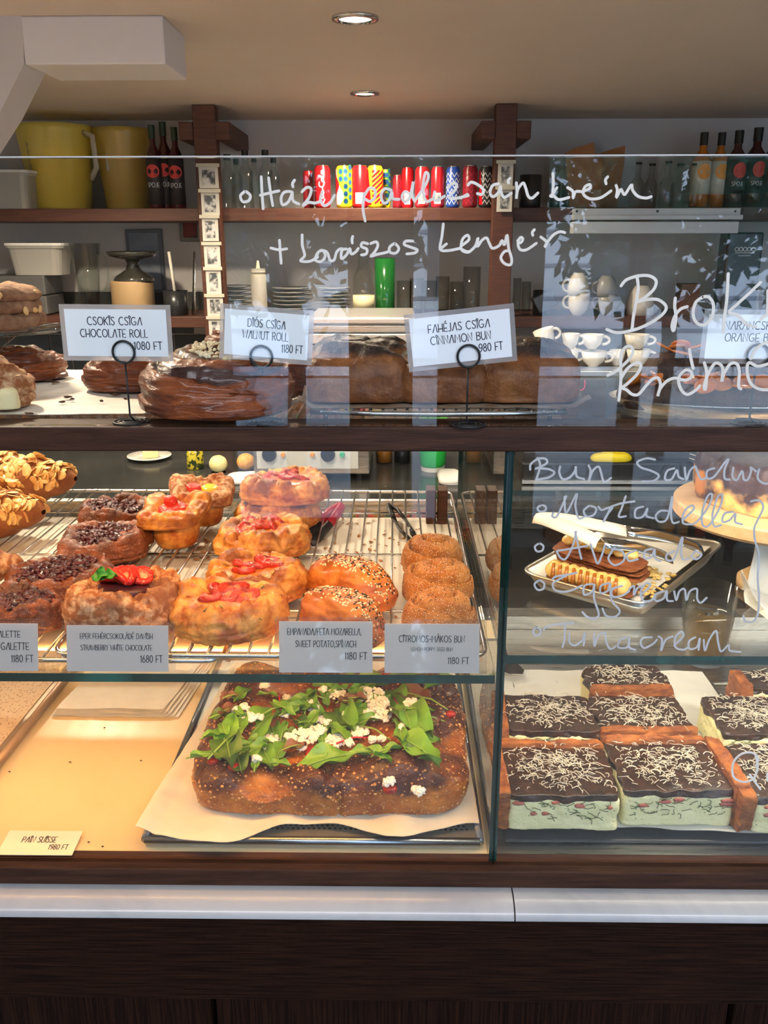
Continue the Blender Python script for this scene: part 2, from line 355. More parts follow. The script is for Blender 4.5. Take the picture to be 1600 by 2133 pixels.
# marble counter top with a joint
t = thing('marble_counter', 'white marble slab with rounded front edge, in two pieces, under the case', 'counter')
zt = ZBb-.0005; zb = P(800, 1922, -.041).z; xj = P(1071, 1880, -.03).x
def slab_profile(x0, x1):
    pr = [(-.012+.0, zt), (.60, zt), (.60, zb), (-.012, zb)]; c = (zt+zb)/2; r = (zt-zb)/2
    pts = [(.60, zt), (-.014, zt)]+[(-.016-.025*math.sin(q), zt-(zt-zb-.003)*(1-math.cos(q))) for q in [math.pi/2*k/10 for k in range(1, 11)]]+[(-.038, zb), (.60, zb)]
    return [(x0, y, z) for y, z in pts]
for x0, x1 in ((XL-.3, xj-.0007), (xj+.0007, XR+.3)):
    MB().prism(slab_profile(x0, x1), (x1-x0, 0, 0)).out('marble_slab', M['marble'], t, 'auto')
MB().b2((XL-.3, .0, zb+.002), (XR+.3, .59, zt-.002)).out('joint_core', M['black'], t)
# oak front under the marble
t = thing('oak_counter', 'dark oak panelling under the marble top', 'panelling')
zg = P(800, 2086, .0).z
MB().b2((XL-.3, .0, zg), (XR+.3, .03, zb-.0005)).out('top_board', M['wood_front'], t, bevel=.002)
xs = [XL-.3, P(447, 2110, .008).x, P(1520, 2110, .008).x, XR+.3]
for i in range(3): MB().b2((xs[i]+.003, .006, 0), (xs[i+1]-.003, .03, zg-.003)).out('panel', M['wood_panel'], t, bevel=.002)
MB().b2((XL-.3, .031, 0.0), (XR+.3, .56, zb-.001)).out('carcass', M['black'], t)
# ------------------------------------------------------------------ food generators
def sst(a, b, x): t = np.clip((x-a)/(b-a+1e-9), 0, 1); return t*t*(3-2*t)
def depth_of(p): return (p-cam.location).dot(ROT @ Vector((0, 0, -1)))
def fit(x0, x1, yb, z, ar=1.0):
    """front contact pixel row and pixel width -> centre x, centre y, width in metres"""
    f = PZ((x0+x1)/2, yb, z); w = (x1-x0)*depth_of(f)/F
    for _ in range(3):
        c = f+Vector((0, w*ar/2*.9, 0)); w = (x1-x0)*depth_of(c)/F
    q = PZ((x0+x1)/2, yb, z); c = q+Vector((0, w*ar/2*.9, 0)); r = ray((x0+x1)/2, yb)
    return c.x+(c.y-q.y)*r.x/r.y*.9, c.y, w
def slab(name, m, parent, a, b, h, n=2.4, top=None, out=None, disp=(), seed=0, mask=None, NT=110, NS=16, NR=26, q=.38, tp=4.5, bp=2.2, bin=.9, lay=0):
    """rounded flat body: superellipse outline a x b, height h, standing on z=0"""
    th = np.linspace(0, 2*np.pi, NT, endpoint=False); ca, sa = np.cos(th), np.sin(th)
    rho = (np.abs(ca/a)**n+np.abs(sa/b)**n)**(-1/n)
    if out is not None: rho = rho*out(th)
    rs = [0, .5, .8, bin]; zs = [0, 0, 0, 0]
    for k in range(1, NS+1):
        t = k/NS; rs.append(1-(1-bin)*(1-math.sin(t*math.pi/2))**(bp/2)); zs.append(q*(1-math.cos(t*math.pi/2)))
    for k in range(1, NR+1):
        t = 1-(1-k/NR)**1.0; r = math.cos(t*math.pi/2)**.9 if k < NR else 0.; rs.append(r); zs.append(q+(1-q)*(1-r**tp)**(1/2.))
    rs = np.array(rs); zs = np.array(zs)
    X = rs[:, None]*(rho*ca)[None]; Y = rs[:, None]*(rho*sa)[None]; Z = np.repeat((zs*h)[:, None], NT, 1)
    Pt = np.stack([X, Y, Z], -1); isT = sst(q*.6, q+.25, zs)[:, None]
    RR = np.repeat(rs[:, None], NT, 1); TH = np.repeat(th[None], len(rs), 0)
    mk = np.zeros(RR.shape)
    if top is not None:
        dz = top(X, Y, RR, TH); dz[-1] = dz[-1].mean(); Pt[..., 2] += dz*isT
    def normals(Pt):
        du = np.roll(Pt, -1, 1)-np.roll(Pt, 1, 1); dv = np.gradient(Pt, axis=0); N = np.cross(du, dv); N /= np.linalg.norm(N, axis=-1, keepdims=True)+1e-12
        N[0] = (0, 0, -1); N[-1] = (0, 0, 1); return N
    N = normals(Pt); up = sst(0, .12, zs)[:, None]
    for amp, fr, *rest in disp:
        st = np.array(rest[0] if rest else (1, 1, 1), float); ridg = len(rest) > 1
        v = fbm(Pt*fr*st+seed*13.7, 4, seed)
        if ridg: v = 1-2*np.abs(v)*1.6
        v = v*amp; v[-1] = v[-1].mean(); v[0] = v[0].mean(); Pt = Pt+N*(v*up)[..., None]
    N = normals(Pt)
    if mask is not None: mk = mask(Pt, RR, TH, zs[:, None]*np.ones_like(RR))
    V, Fc, keep = grid(Pt, True, True)
    o = mesh(name, V, Fc, m, parent, True, None, mk.reshape(-1)[keep])
    o_pts = Pt[5:-1].reshape(-1, 3); o_n = N[5:-1].reshape(-1, 3); SURF[o.name] = (o_pts, o_n)
    return o
SURF = {}
def topz(o, x, y):
    p, n = SURF[o.name]; s = n[:, 2] > .1; p = p[s]; k = np.argmin((p[:, 0]-x)**2+(p[:, 1]-y)**2); return float(p[k, 2])
def pick(o, k, rnd, cond=None):
    """k random outward surface points and normals"""
    p, n = SURF[o.name]; s = n[:, 2] > .15
    if cond is not None: s &= cond(p)
    idx = np.nonzero(s)[0]
    # area-even choice: throw in x,y and take the nearest surface point
    q = p[idx]; lo, hi = q.min(0), q.max(0); r = []; tries = 0
    while len(r) < k and tries < k*30:
        tries += 1; x, y = rnd.uniform(lo[0], hi[0]), rnd.uniform(lo[1], hi[1]); d = (q[:, 0]-x)**2+(q[:, 1]-y)**2; j = int(np.argmin(d))
        if d[j] < 1.5e-5: r.append((Vector(q[j]), Vector(n[idx[j]])))
    return r
def frame(n, ang):
    n = n.normalized(); t = n.orthogonal().normalized(); b = n.cross(t); t2 = t*math.cos(ang)+b*math.sin(ang); b2 = n.cross(t2)
    return Matrix((t2, b2, n)).transposed()
def ico(r, sub=1):
    import bmesh
    b = bmesh.new(); bmesh.ops.create_icosphere(b, subdivisions=sub, radius=r); b.verts.ensure_lookup_table()
    V = [v.co.copy() for v in b.verts]; Fc = [tuple(v.index for v in f.verts) for f in b.faces]; b.free(); return V, Fc
ICO1 = ico(1, 1); ICO2 = ico(1, 2); ICO3 = ico(1, 3)
def blobs(name, m, parent, items, base=ICO2, smooth=True, wob=0, seed=0, kind=None):
    """many small lumps in one part; items: (pos, size (sx,sy,sz), 3x3 rotation or None)"""
    V = []; Fc = []; bv = np.array([tuple(v) for v in base[0]]); bf = np.array(base[1])
    for i, (p, s, r) in enumerate(items):
        v = bv*np.array(s)
        if wob: v = v*(1+wob*vn(bv*1.7+i*3.1+seed, seed)[:, None])
        if r is not None: v = v @ np.array(r).T
        Fc.append(bf+len(V)*len(bv)); V.append(v+np.array(p))
    o = mesh(name, np.concatenate(V), np.concatenate(Fc), m, parent, smooth)
    if kind: o['kind'] = kind
    return o
def seeds_on(body, name, m, k, size, rnd, parent, cond=None, kind='stuff', base=ICO1, lift=.3):
    it = []
    for p, n in pick(body, k, rnd, cond): it.append((p+n*size[2]*lift, size, frame(n, rnd.uniform(0, 6.28))))
    return blobs(name, m, parent, it, base, kind=kind) if it else None
# crusts and fillings
def fmat(name, c1, c2, **k):
    g = lambda c: tuple(v**1.38*1.02 for v in c)
    return mat(name, g(c1), g(c2), **k)
M['crust'] = fmat('golden_crust', (.64, .28, .06), (.38, .11, .02), sc=38, rough=.42, c3=(.13, .035, .012), c3lo=.45, c3hi=.95, bump=.6, bsc=260, coat=.25, crough=.3)
M['puff'] = fmat('puff_crust', (.74, .42, .13), (.46, .16, .03), sc=55, lo=.40, hi=.62, rough=.45, c3=(.20, .055, .012), c3lo=.42, c3hi=.85, bump=.6, bsc=240, coat=.15, crough=.3)
M['brownc'] = fmat('brown_crust', (.34, .115, .030), (.17, .052, .014), sc=50, rough=.5, c3=(.07, .02, .01), c3lo=.45, c3hi=.95, bump=.8, bsc=420, coat=.2, crough=.3, speck=((.75, .50, .24), 420, .16))
M['focac'] = fmat('blistered_crust', (.60, .27, .060), (.36, .12, .025), sc=42, rough=.34, c3=(.075, .018, .008), c3lo=.34, c3hi=.72, bump=2.2, bsc=170, coat=.35, crough=.25, speck=((.66, .34, .10), 150, .15))
M['glazed'] = fmat('glazed_crust', (.40, .135, .030), (.20, .055, .014), sc=30, st=(1, 1, 4), rough=.32, c3=(.05, .014, .008), c3lo=.45, c3hi=.9, bump=1.4, bsc=110, coat=.45, crough=.16)
M['darkbun'] = mat('dark_glazed_crust', (.30, .105, .026), (.11, .030, .009), sc=34, rough=.5, c3=(.018, .008, .006), c3lo=.4, c3hi=.8, bump=1.2, bsc=150, coat=.12, crough=.3)
M['almond_bun'] = fmat('almond_crust', (.42, .20, .07), (.30, .12, .04), sc=40, rough=.6, bump=.8, bsc=200)
M['sugar'] = fmat('sugared_crust', (.66, .37, .13), (.50, .21, .05), sc=50, rough=.55, c3=(.24, .07, .015), c3lo=.5, c3hi=1., bump=1.3, bsc=600, speck=((.92, .84, .68), 520, .25))
M['dusted'] = fmat('dusted_crust', (.40, .17, .06), (.74, .52, .34), sc=120, lo=.44, hi=.66, rough=.7, c3=(.20, .07, .03), c3lo=.5, c3hi=1., bump=.8, bsc=260)
M['berry'] = mat('berry_filling', (.022, .003, .007), (.075, .007, .012), sc=90, rough=.34, coat=.22, bump=.5, bsc=300)
M['tomato'] = mat('tomato', (.52, .030, .010), (.24, .012, .006), sc=110, rough=.30, coat=.25, bump=1.2, bsc=160, c3=(.62, .16, .03), c3lo=.4, c3hi=.8)
M['straw'] = mat('strawberry', (.50, .012, .008), (.58, .05, .02), sc=60, lo=.5, hi=.75, rough=.30, coat=.25, bump=.6, bsc=300, c3=(.74, .26, .14), c3lo=.45, c3hi=.8, speck=((.85, .50, .15), 300, .20))
M['yolk'] = mat('custard', (.85, .55, .06), (.80, .45, .04), sc=40, rough=.3, coat=.4)
M['sauce'] = fmat('cheese_sauce', (.78, .42, .12), (.62, .20, .05), sc=60, rough=.3, coat=.4, bump=.5, bsc=200)
M['mint'] = mat('mint_leaf', (.03, .20, .02), (.05, .28, .03), sc=90, rough=.4, bump=.5, bsc=200)
M['sesame'] = mat('white_sesame', (.80, .66, .42), rough=.5)
M['bsesame'] = mat('black_sesame', (.012, .010, .010), rough=.4)
M['flake'] = fmat('almond_flake', (.82, .62, .32), (.66, .40, .16), sc=90, rough=.45, coat=.1)
M['crumb'] = mat('pastry_crumb', (.42, .20, .07), (.22, .09, .03), sc=60, rough=.7)
M['crumble'] = mat('butter_crumble', (.74, .60, .36), (.82, .70, .48), sc=80, rough=.8)
M['cheese'] = mat('white_cheese', (.86, .85, .80), (.80, .78, .72), sc=90, rough=.7, bump=.5, bsc=300)
M['leaf'] = mat('salad_leaf', (.10, .26, .025), (.17, .36, .045), sc=35, rough=.38, bump=.5, bsc=130, coat=.15)
M['leaf2'] = mat('dark_salad_leaf', (.045, .12, .02), (.09, .16, .03), sc=35, rough=.4, bump=.5, bsc=130)
M['leafp'] = mat('purple_salad_leaf', (.16, .04, .045), (.14, .12, .04), sc=40, rough=.45, bump=.4, bsc=130)
M['stemr'] = mat('red_stem', (.48, .02, .06), rough=.4)
M['stemg'] = mat('green_stem', (.22, .36, .08), rough=.4)

def pleat(k, s, amp):
    """folded, wrinkled rim heights"""
    def f(X, Y, r, t):
        q = np.stack([np.cos(t)*k, np.sin(t)*k, r*2.2], -1)
        return amp*(1-2.2*np.abs(fbm(q+s*5.3, 3, s)))*sst(.25, .7, r)
    return f
def bowl_pastry(name, label, cat, box, z, h, m, fill=None, n=2.6, rz=0, rim=.60, dep=.55, seed=0, group=None, tilt=(0, 0), ar=.92, wr=.006, lift=0, folds=5, out_amp=.09, mk=.0, lay=True):
    """pastry with a folded raised rim round a filling"""
    x, y, w = fit(*box, z, ar); a, b = w/2*.97, w/2*ar; y = max(y, .034+b*1.04)
    t = thing(name, label, cat, (x, y, z+lift), group=group, rot=(R(tilt[0]), R(tilt[1]), rz))
    pl = pleat(folds, seed, wr)
    def top(X, Y, r, th): return -dep*h*(1-sst(rim-.28, rim+.12, r))+pl(X, Y, r, th)-.10*h*sst(.85, 1, r)+.12*h*np.sin(2*th+seed)*sst(.4, .9, r)
    def out(th): return 1+out_amp*fbm(np.stack([np.cos(th)*1.7, np.sin(th)*1.7, th*0+seed], -1), 3, seed)
    def mask(Pt, r, th, zs): 
        v = fbm(Pt*45+seed, 3, seed+3); return mk+.40+1.05*v+.35*(Pt[..., 2]/h-.6)*sst(.4, .8, r)-.25*(1-zs)
    body = slab('crust', m, t, a, b, h, n, top, out, [(.0040, 34), (.0026, 70, (1, 1, 1.6), 1), (.0018, 60, (.35, .35, 4), 1)], seed, mask)
    fr = rim-.03; fz = h*(1-dep)
    if fill == 'berry':
        rnd = random.Random(seed); it = []
        slab('filling_base', M['berry'], t, a*fr, b*fr, h*.30, 2.2, disp=[(.002, 90)], seed=seed, NT=40, NS=4, NR=10).location.z = fz-h*.14
        for _ in range(230):
            q = rnd.uniform(0, 6.28); rr = math.sqrt(rnd.random())*fr*.98; s = rnd.uniform(.0020, .0043)
            it.append(((a*rr*math.cos(q), b*rr*math.sin(q), fz+h*.14+rnd.uniform(-.001, .003)), (s*1.2, s, s*.75), frame(Vector((rnd.gauss(0, .4), rnd.gauss(0, .4), 1)), rnd.uniform(0, 6))))
        blobs('berries', M['berry'], t, it, wob=.75, seed=seed, kind='stuff')
    return t, body, a, b, fz
def leafmesh(L, W, curl=.2, wav=.15, lobes=0, seed=0, droop=.3):
    nu, nv = 13, 7; V = np.zeros((nu, nv, 3)); 
    for i in range(nu):
        u = i/(nu-1); ww = W/2*(math.sin(math.pi*min(1, u*.97+.03)**.8))**.75
        if lobes: ww *= .55+.45*abs(math.cos(u*math.pi*lobes))
        for j in range(nv):
            v = (j/(nv-1)*2-1)
            V[i, j] = ((u-.5)*L, v*ww, curl*W*v*v*.5-droop*L*(u-.5)**2+wav*W*.35*math.sin(u*9+v*3+seed)*abs(v)-.03*W*(abs(v) < .1))
    v, f, _ = grid(V); n = len(v); lo = v-np.array([0, 0, .0005])
    F2 = [tuple(reversed([k+n for k in q])) for q in f]
    return np.concatenate([v, lo]), list(f)+F2
def wrinkle_sheet(name, m, parent, corners, z, nx=40, ny=30, amp=.002, fr=14, seed=0, edge_lift=None, thick=.0006):
    """paper sheet: four corners (x, y), bilinear, crumpled a little"""
    c = [np.array([q[0], q[1], q[2] if len(q) > 2 else z]) for q in corners]; u = np.linspace(0, 1, nx)[:, None, None]; v = np.linspace(0, 1, ny)[None, :, None]
    G = (c[0]*(1-u)+c[1]*u)*(1-v)+(c[3]*(1-u)+c[2]*u)*v
    nz = fbm(G*fr+seed*7, 3, seed); G[..., 2] += amp*np.abs(nz)*2
    if edge_lift is not None: G[..., 2] += edge_lift(u[..., 0]+0*v[..., 0], v[..., 0]+0*u[..., 0])
    V, Fc, _ = grid(G); n = len(V); V2 = V-np.array([0, 0, thick]); F2 = [tuple(reversed([k+n for k in q])) for q in Fc]
    return mesh(name, np.concatenate([V, V2]), list(Fc)+F2, m, parent, True)
# ------------------------------------------------------------------ left shelf: paper, racks, pastries
ZRK = ZM+.0125
sh = thing('paper_liner', 'white baking paper lining the glass shelf under the wire racks', 'paper')
c = [PZ(-230, 1392, ZM), PZ(1010, 1392, ZM), PZ(950, 1072, ZM), PZ(100, 1072, ZM)]
c = [(-.80, .035), (.086, .035), (.086, .50), (-.80, .50)]
wrinkle_sheet('paper', mat('liner_paper', (.52, .48, .41), (.58, .54, .47), sc=25, rough=.7), sh, c, ZM+.0012, 60, 40, .0006, 10)
def rack(label, x0, x1, y0, y1, z, nw, r=.0014, cross=(.0, .33, .66), grp=None):
    t = thing('cooling_rack', label, 'rack', ((x0+x1)/2, (y0+y1)/2, z)); hx, hy = (x1-x0)/2, (y1-y0)/2
    rr = .018; pts = []
    for cx, cy, a0 in ((hx-rr, hy-rr, 0), (-hx+rr, hy-rr, 90), (-hx+rr, -hy+rr, 180), (hx-rr, -hy+rr, 270)):
        for k in range(6): q = R(a0+k*18); pts.append((cx+rr*math.cos(q), cy+rr*math.sin(q), 0))
    MB().tube(pts, r*1.9, 8, True).out('rim', M['wire'], t, True)
    o = None
    for k in range(nw):
        x = -hx+(k+.7)*2*hx/(nw+.4)
        if o is None: o = MB().tube([(0, -hy, r*1.4), (0, 0, r*1.4), (0, hy, r*1.4)], r, 6).out('wire', M['wire'], t, True); o.location.x = x
        else: o2 = o.copy(); COL.objects.link(o2); o2.parent = t; o2.location = (x, 0, 0)
    for s in (-.62, 0, .62): MB().tube([(-hx, hy*s, -r*.6), (hx, hy*s, -r*.6)], r*1.2, 6).out('cross_wire', M['wire'], t, True)
    mb = MB()
    for sx in (-1, 1):
        for sy in (-.8, .8): MB().tube([(sx*(hx-.002), hy*sy-.02, 0), (sx*(hx-.002), hy*sy-.015, -.006), (sx*(hx-.002), hy*sy+.015, -.006), (sx*(hx-.002), hy*sy+.02, 0)], r*1.3, 6).out('foot', M['wire'], t, True)
    return t
xr0 = PZ(90, 1385, ZRK).x; xr1 = PZ(1017, 1385, ZRK).x; xl1 = PZ(455, 1380, ZRK).x
rack('chromed wire cooling rack under the tomato pastries, right of the two', xr0, xr1, .022, .60, ZRK, 21)
rack('chromed wire cooling rack under the berry galettes, left of the two', -.62, xl1, .020, .62, ZRK-.0005-.004, 22)
ZP = ZRK+.003
rnd = random.Random(11)
# berry galettes
gl = [((-30, 130, 1325), .031, 4, 'berry galette in the left front corner behind the cut-off price card', .25, (0, 4)),
      ((18, 236, 1262), .030, 7, 'wide berry galette left of the strawberry pastry', .35, (0, -4)),
      ((130, 316, 1176), .030, 9, 'berry galette with a sugared front edge, second from the back', .2, (3, -3)),
      ((163, 318, 1112), .032, 12, 'berry galette furthest back, beside the jam-filled square pastries', .15, (2, 4))]
for box, h, sd, lab, rz, tl in gl:
    t, body, a, b, fz = bowl_pastry('berry_galette', 'brown '+lab, 'pastry', box, ZP, h, M['brownc'], 'berry', n=3.2, rz=rz, seed=sd, group='brown berry galettes', tilt=tl, rim=.80, dep=.30, wr=.0055, ar=.80, folds=3.2, out_amp=.16)
# tomato galettes
tg = [((352, 594, 1358), .038, 21, 'large tomato galette in front, with four red tomato halves', 0, 0),
      ((432, 642, 1264), .034, 22, 'tomato galette behind the large front one', 0, 0),
      ((448, 646, 1170), .034, 23, 'tomato galette with herb specks, third from the front', 0, 0),
      ((492, 668, 1108), .034, 24, 'pale tomato galette squeezed under the topmost one', 0, 0),
      ((512, 686, 1108), .032, 25, 'tomato galette lying on top of another at the back', 0, .036)]
for box, h, sd, lab, rz, lf in tg:
    t, body, a, b, fz = bowl_pastry('tomato_galette', 'golden puffy '+lab, 'pastry', box, ZP, h, M['puff'], None, n=2.5, seed=sd, group='golden tomato galettes', rim=.78, dep=.26, wr=.007, lift=lf, folds=3.6, ar=.82 if sd == 21 else .86, out_amp=.12, mk=-.05)
    slab('filling', M['sauce'], t, a*.74, b*.74, .008, 2, disp=[(.0015, 120)], seed=sd, NT=40, NS=4, NR=9).location.z = fz-.002
    r2 = random.Random(sd)
    for k in range(5 if sd != 24 else 2):
        q = k*1.26+r2.uniform(-.3, .3); rr = .34 if k < 4 else .05; s = a*r2.uniform(.22, .30)
        o = slab('tomato_half', M['tomato'], t, s, s*.84, .0075, 2.1, lambda X, Y, r, th: -.0022*(1-sst(.45, .85, r))+.0012*np.cos(th*3)*sst(.1, .5, r), lambda th: 1+.07*np.sin(3*th+k)+.05*np.sin(5*th+k*2), [(.0012, 130), (.0007, 260)], sd+k, lambda Pt, r, th, z: .75*(1-sst(.25, .6, r))+.25*fbm(Pt*200, 2, 1)+.05, NT=44, NS=6, NR=12, q=.5, tp=3)
        o.location = (a*rr*math.cos(q), b*rr*math.sin(q), fz+.003); o.rotation_euler = (r2.uniform(.0, .45), r2.uniform(-.25, .25), r2.uniform(0, 3))
    it = []
    for p, n in pick(body, 10, r2): it.append((p+n*.001, (.003, .0006, .0005), frame(n, r2.uniform(0, 6))))
    blobs('herb_specks', M['leaf2'], t, it, ICO1, kind='stuff')
# strawberry danish: tall laminated sides, strawberries, mint
t, body, a, b, fz = bowl_pastry('strawberry_danish', 'dusted danish topped with strawberries and a mint leaf', 'pastry', (134, 370, 1362), ZP, .050, M['dusted'], None, n=3.0, seed=31, rim=.74, dep=.16, wr=.007, ar=.80, folds=2.6)
slab('filling', M['berry'], t, a*.5, b*.5, .010, 2, seed=31, NT=40, NS=4, NR=9).location.z = fz-.003
r2 = random.Random(5)
for k, (dx, dy, rz, tx, ty, dz) in enumerate(((-.33, .04, 2.8, .55, .1, 0), (-.12, .26, 1.6, .9, -.2, .004), (.12, .20, 1.9, 1.1, .1, .006), (.36, .10, .2, .6, .35, .002), (.20, -.12, -1.0, .75, .3, .006), (-.08, -.06, 2.3, .7, -.35, .008), (.30, .34, .9, .9, .1, .002), (-.30, .30, 2.2, .8, 0, .001))):
    o = slab('strawberry_piece', M['straw'], t, .0125, .0095, .0085, 2, lambda X, Y, r, th: -.001*(1-sst(.2, .8, r)), lambda th: (1-.30*np.cos(th))*(1+.06*np.cos(2*th)), [(.0006, 200)], k, lambda Pt, r, th, z: 1.0*(1-sst(.15, .62, r))*sst(.5, .8, z), NT=44, NS=10, NR=12, q=.62, tp=6, bin=.45, bp=2)
    o.location = (a*dx, b*dy, fz+.006+dz); o.rotation_euler = (tx, ty, rz)
for k, (dx, dy, rz) in enumerate(((-.25, -.42, .5), (-.10, -.44, -.3), (-.28, -.34, 1.9))):
    V, Fc = leafmesh(.019, .012, .5, .6, 0, k); o = mesh('mint_leaf', V, Fc, M['mint'], t); o.location = (a*dx, b*dy, fz+.022); o.rotation_euler = (.5, -.2, rz)
# square puff tarts
for k, (box, lf, lab, sd, rz, jam) in enumerate((((300, 447, 1148), .004, 'square puff tart with a red jam middle, leaning in front of its twin', 41, .10, 'straw'), ((352, 492, 1100), .010, 'square puff tart filled with red jam and yellow custard, behind its twin', 42, .35, 'both'))):
    x, y, w_ = fit(*box, ZP, .9); a = w_/2
    t = thing('square_tart', lab, 'pastry', (x, y, ZP), group='square puff tarts', rot=(R(8), R(3 if k else -4), rz-.15))
    slab('base', M['puff'], t, a*.62, a*.60, .042, 2.6, disp=[(.002, 60)], seed=sd, NT=60, NS=10, NR=6, q=.5, bin=.8)
    def top(X, Y, r, th, sd=sd): return -.010*(1-sst(.35, .7, r))+.004*np.cos(4*th+3.14)*sst(.6, 1, r)+pleat(4, sd, .004)(X, Y, r, th)
    body = slab('pastry_top', M['dusted' if k else 'puff'], t, a*.90, a*.86, .018, 7, top, lambda th: 1+.05*np.sin(3*th), [(.002, 60), (.0015, 40, (.4, .4, 5), 1)], sd, lambda Pt, r, th, z: .35+.5*fbm(Pt*60, 3, 2)+.3*sst(.8, 1, r)); body.location.z = .036
    if jam == 'both':
        slab('custard', M['yolk'], t, a*.26, a*.26, .009, 2, NT=30, NS=4, NR=8).location = (a*.22, 0, .044)
        slab('jam', M['straw'], t, a*.24, a*.24, .012, 2, disp=[(.002, 90)], NT=30, NS=4, NR=8).location = (-a*.25, 0, .043)
    else:
        slab('jam', M['straw'], t, a*.42, a*.36, .011, 2, disp=[(.0035, 90)], NT=40, NS=4, NR=10).location = (0, 0, .043)
        o = slab('strawberry_half', M['straw'], t, a*.2, a*.17, .016, 2, NT=30, NS=4, NR=8); o.location = (-.004, .008, .047)
# almond croissants
def croissant(box, lab, sd, m, rz, lf=0, flakes=0, h=.05, group=None, bend=.35, ar=.5):
    x, y, w_ = fit(*box, ZP, ar); t = thing('almond_croissant' if flakes else 'croissant', lab, 'pastry', (x, y, ZP+lf), rz, group)
    L = w_*.62
    NU, NV = 60, 40; G = np.zeros((NU, NV, 3)); mk = np.zeros((NU, NV))
    for i in range(NU):
        s = i/(NU-1)*2-1; rad = h*.52*max(.02, (1-abs(s)**2.4))**.6*(1+.10*math.cos(s*14)); cx = s*L; cy = bend*L*s*s
        for j in range(NV):
            q = 2*math.pi*j/NV; G[i, j] = (cx, cy+rad*1.15*math.cos(q), max(0, h*.46+rad*.95*math.sin(q))); mk[i, j] = .3+.5*math.sin(s*14)**2
    nz = fbm(G*55+sd, 4, sd)*.003; c = G.mean(1, keepdims=True); d = G-c; d /= np.linalg.norm(d, axis=-1, keepdims=True)+1e-9; G = G+d*nz[..., None]
    V, Fc, _ = grid(G, True); o = mesh('crust', V, Fc, m, t, True, None, mk)
    SURF[o.name] = (G.reshape(-1, 3), d.reshape(-1, 3))
    if flakes:
        rr = random.Random(sd); fv, ff = ico(1, 1); base = None
        Gp = G[3:-3].reshape(-1, 3); Dn = d[3:-3].reshape(-1, 3); ok = np.nonzero((Dn[:, 2] > -.25) & (Gp[:, 1] < bend*L*.4+h*.5))[0]
        for _ in range(flakes):
            kk = rr.choice(ok); p, n = Vector(Gp[kk]), Vector(Dn[kk])
            n = (n+Vector((rr.gauss(0, .35), rr.gauss(0, .35), rr.gauss(0, .3)))).normalized()
            if base is None:
                prof = [(0, -.0005), (.0062, -.0005), (.0075, 0), (.0062, .0005), (0, .0005)]; f0 = MB().lathe(prof, n=10, sy=.68).out('almond_flake', M['flake'], t, True); base = f0
            else: f0 = base.copy(); COL.objects.link(f0); f0.parent = t
            f0.location = p+n*.0015; f0.rotation_euler = frame(n, rr.uniform(0, 6.28)).to_euler(); s = rr.uniform(.85, 1.5); f0.scale = (s, s, 1)
    return t
croissant((-85, 128, 1075), 'almond croissant with toasted flakes, the upper one at the left edge', 51, M['almond_bun'], -.25, .012, 270, .072, 'almond croissants')
croissant((-130, 66, 1125), 'almond croissant with toasted flakes, the lower one at the left edge', 52, M['almond_bun'], -.35, 0, 250, .066, 'almond croissants')
croissant((-105, 26, 1225), 'sugar-dusted croissant tip at the left edge above the wide galette', 53, M['dusted'], .15, 0, 0, .040)
# empanadas
for k, (box, lab, rz, sd, lf) in enumerate((((640, 828, 1272), 'seeded golden empanada behind its twin', -.62, 61, 0), ((616, 808, 1345), 'seeded golden empanada in front, partly behind the price card', -.70, 62, 0))):
    x, y, w_ = fit(*box, ZP, .75)
    t = thing('empanada', lab, 'pastry', (x, y, ZP+lf), rz, 'seeded empanadas')
    def top(X, Y, r, th): return .004*np.sin(X*90)*sst(.3, .9, r)-.002*sst(.8, .95, r)*(1-sst(.95, 1, r))
    body = slab('crust', M['crust'], t, w_*.56, w_*.30, .045, 2.6, top, lambda th: 1+.06*fbm(np.stack([np.cos(th)*2, np.sin(th)*2, th*0+sd], -1), 2, sd), [(.0035, 30), (.0016, 45, (.6, .6, 4), 1)], sd, lambda Pt, r, th, z: .30+.5*fbm(Pt*40, 3, sd)+.3*z-.15, tp=2.4, q=.3)
    r2 = random.Random(sd); A_ = w_*.5
    seeds_on(body, 'white_sesame', M['sesame'], 230, (.0017, .0010, .0006), r2, t, lambda p: np.abs(p[:, 1]+.1*p[:, 0]) < w_*.16)
    seeds_on(body, 'black_sesame', M['bsesame'], 190, (.0017, .0010, .0006), r2, t, lambda p: np.abs(p[:, 1]+.1*p[:, 0]-w_*.04) < w_*.13)
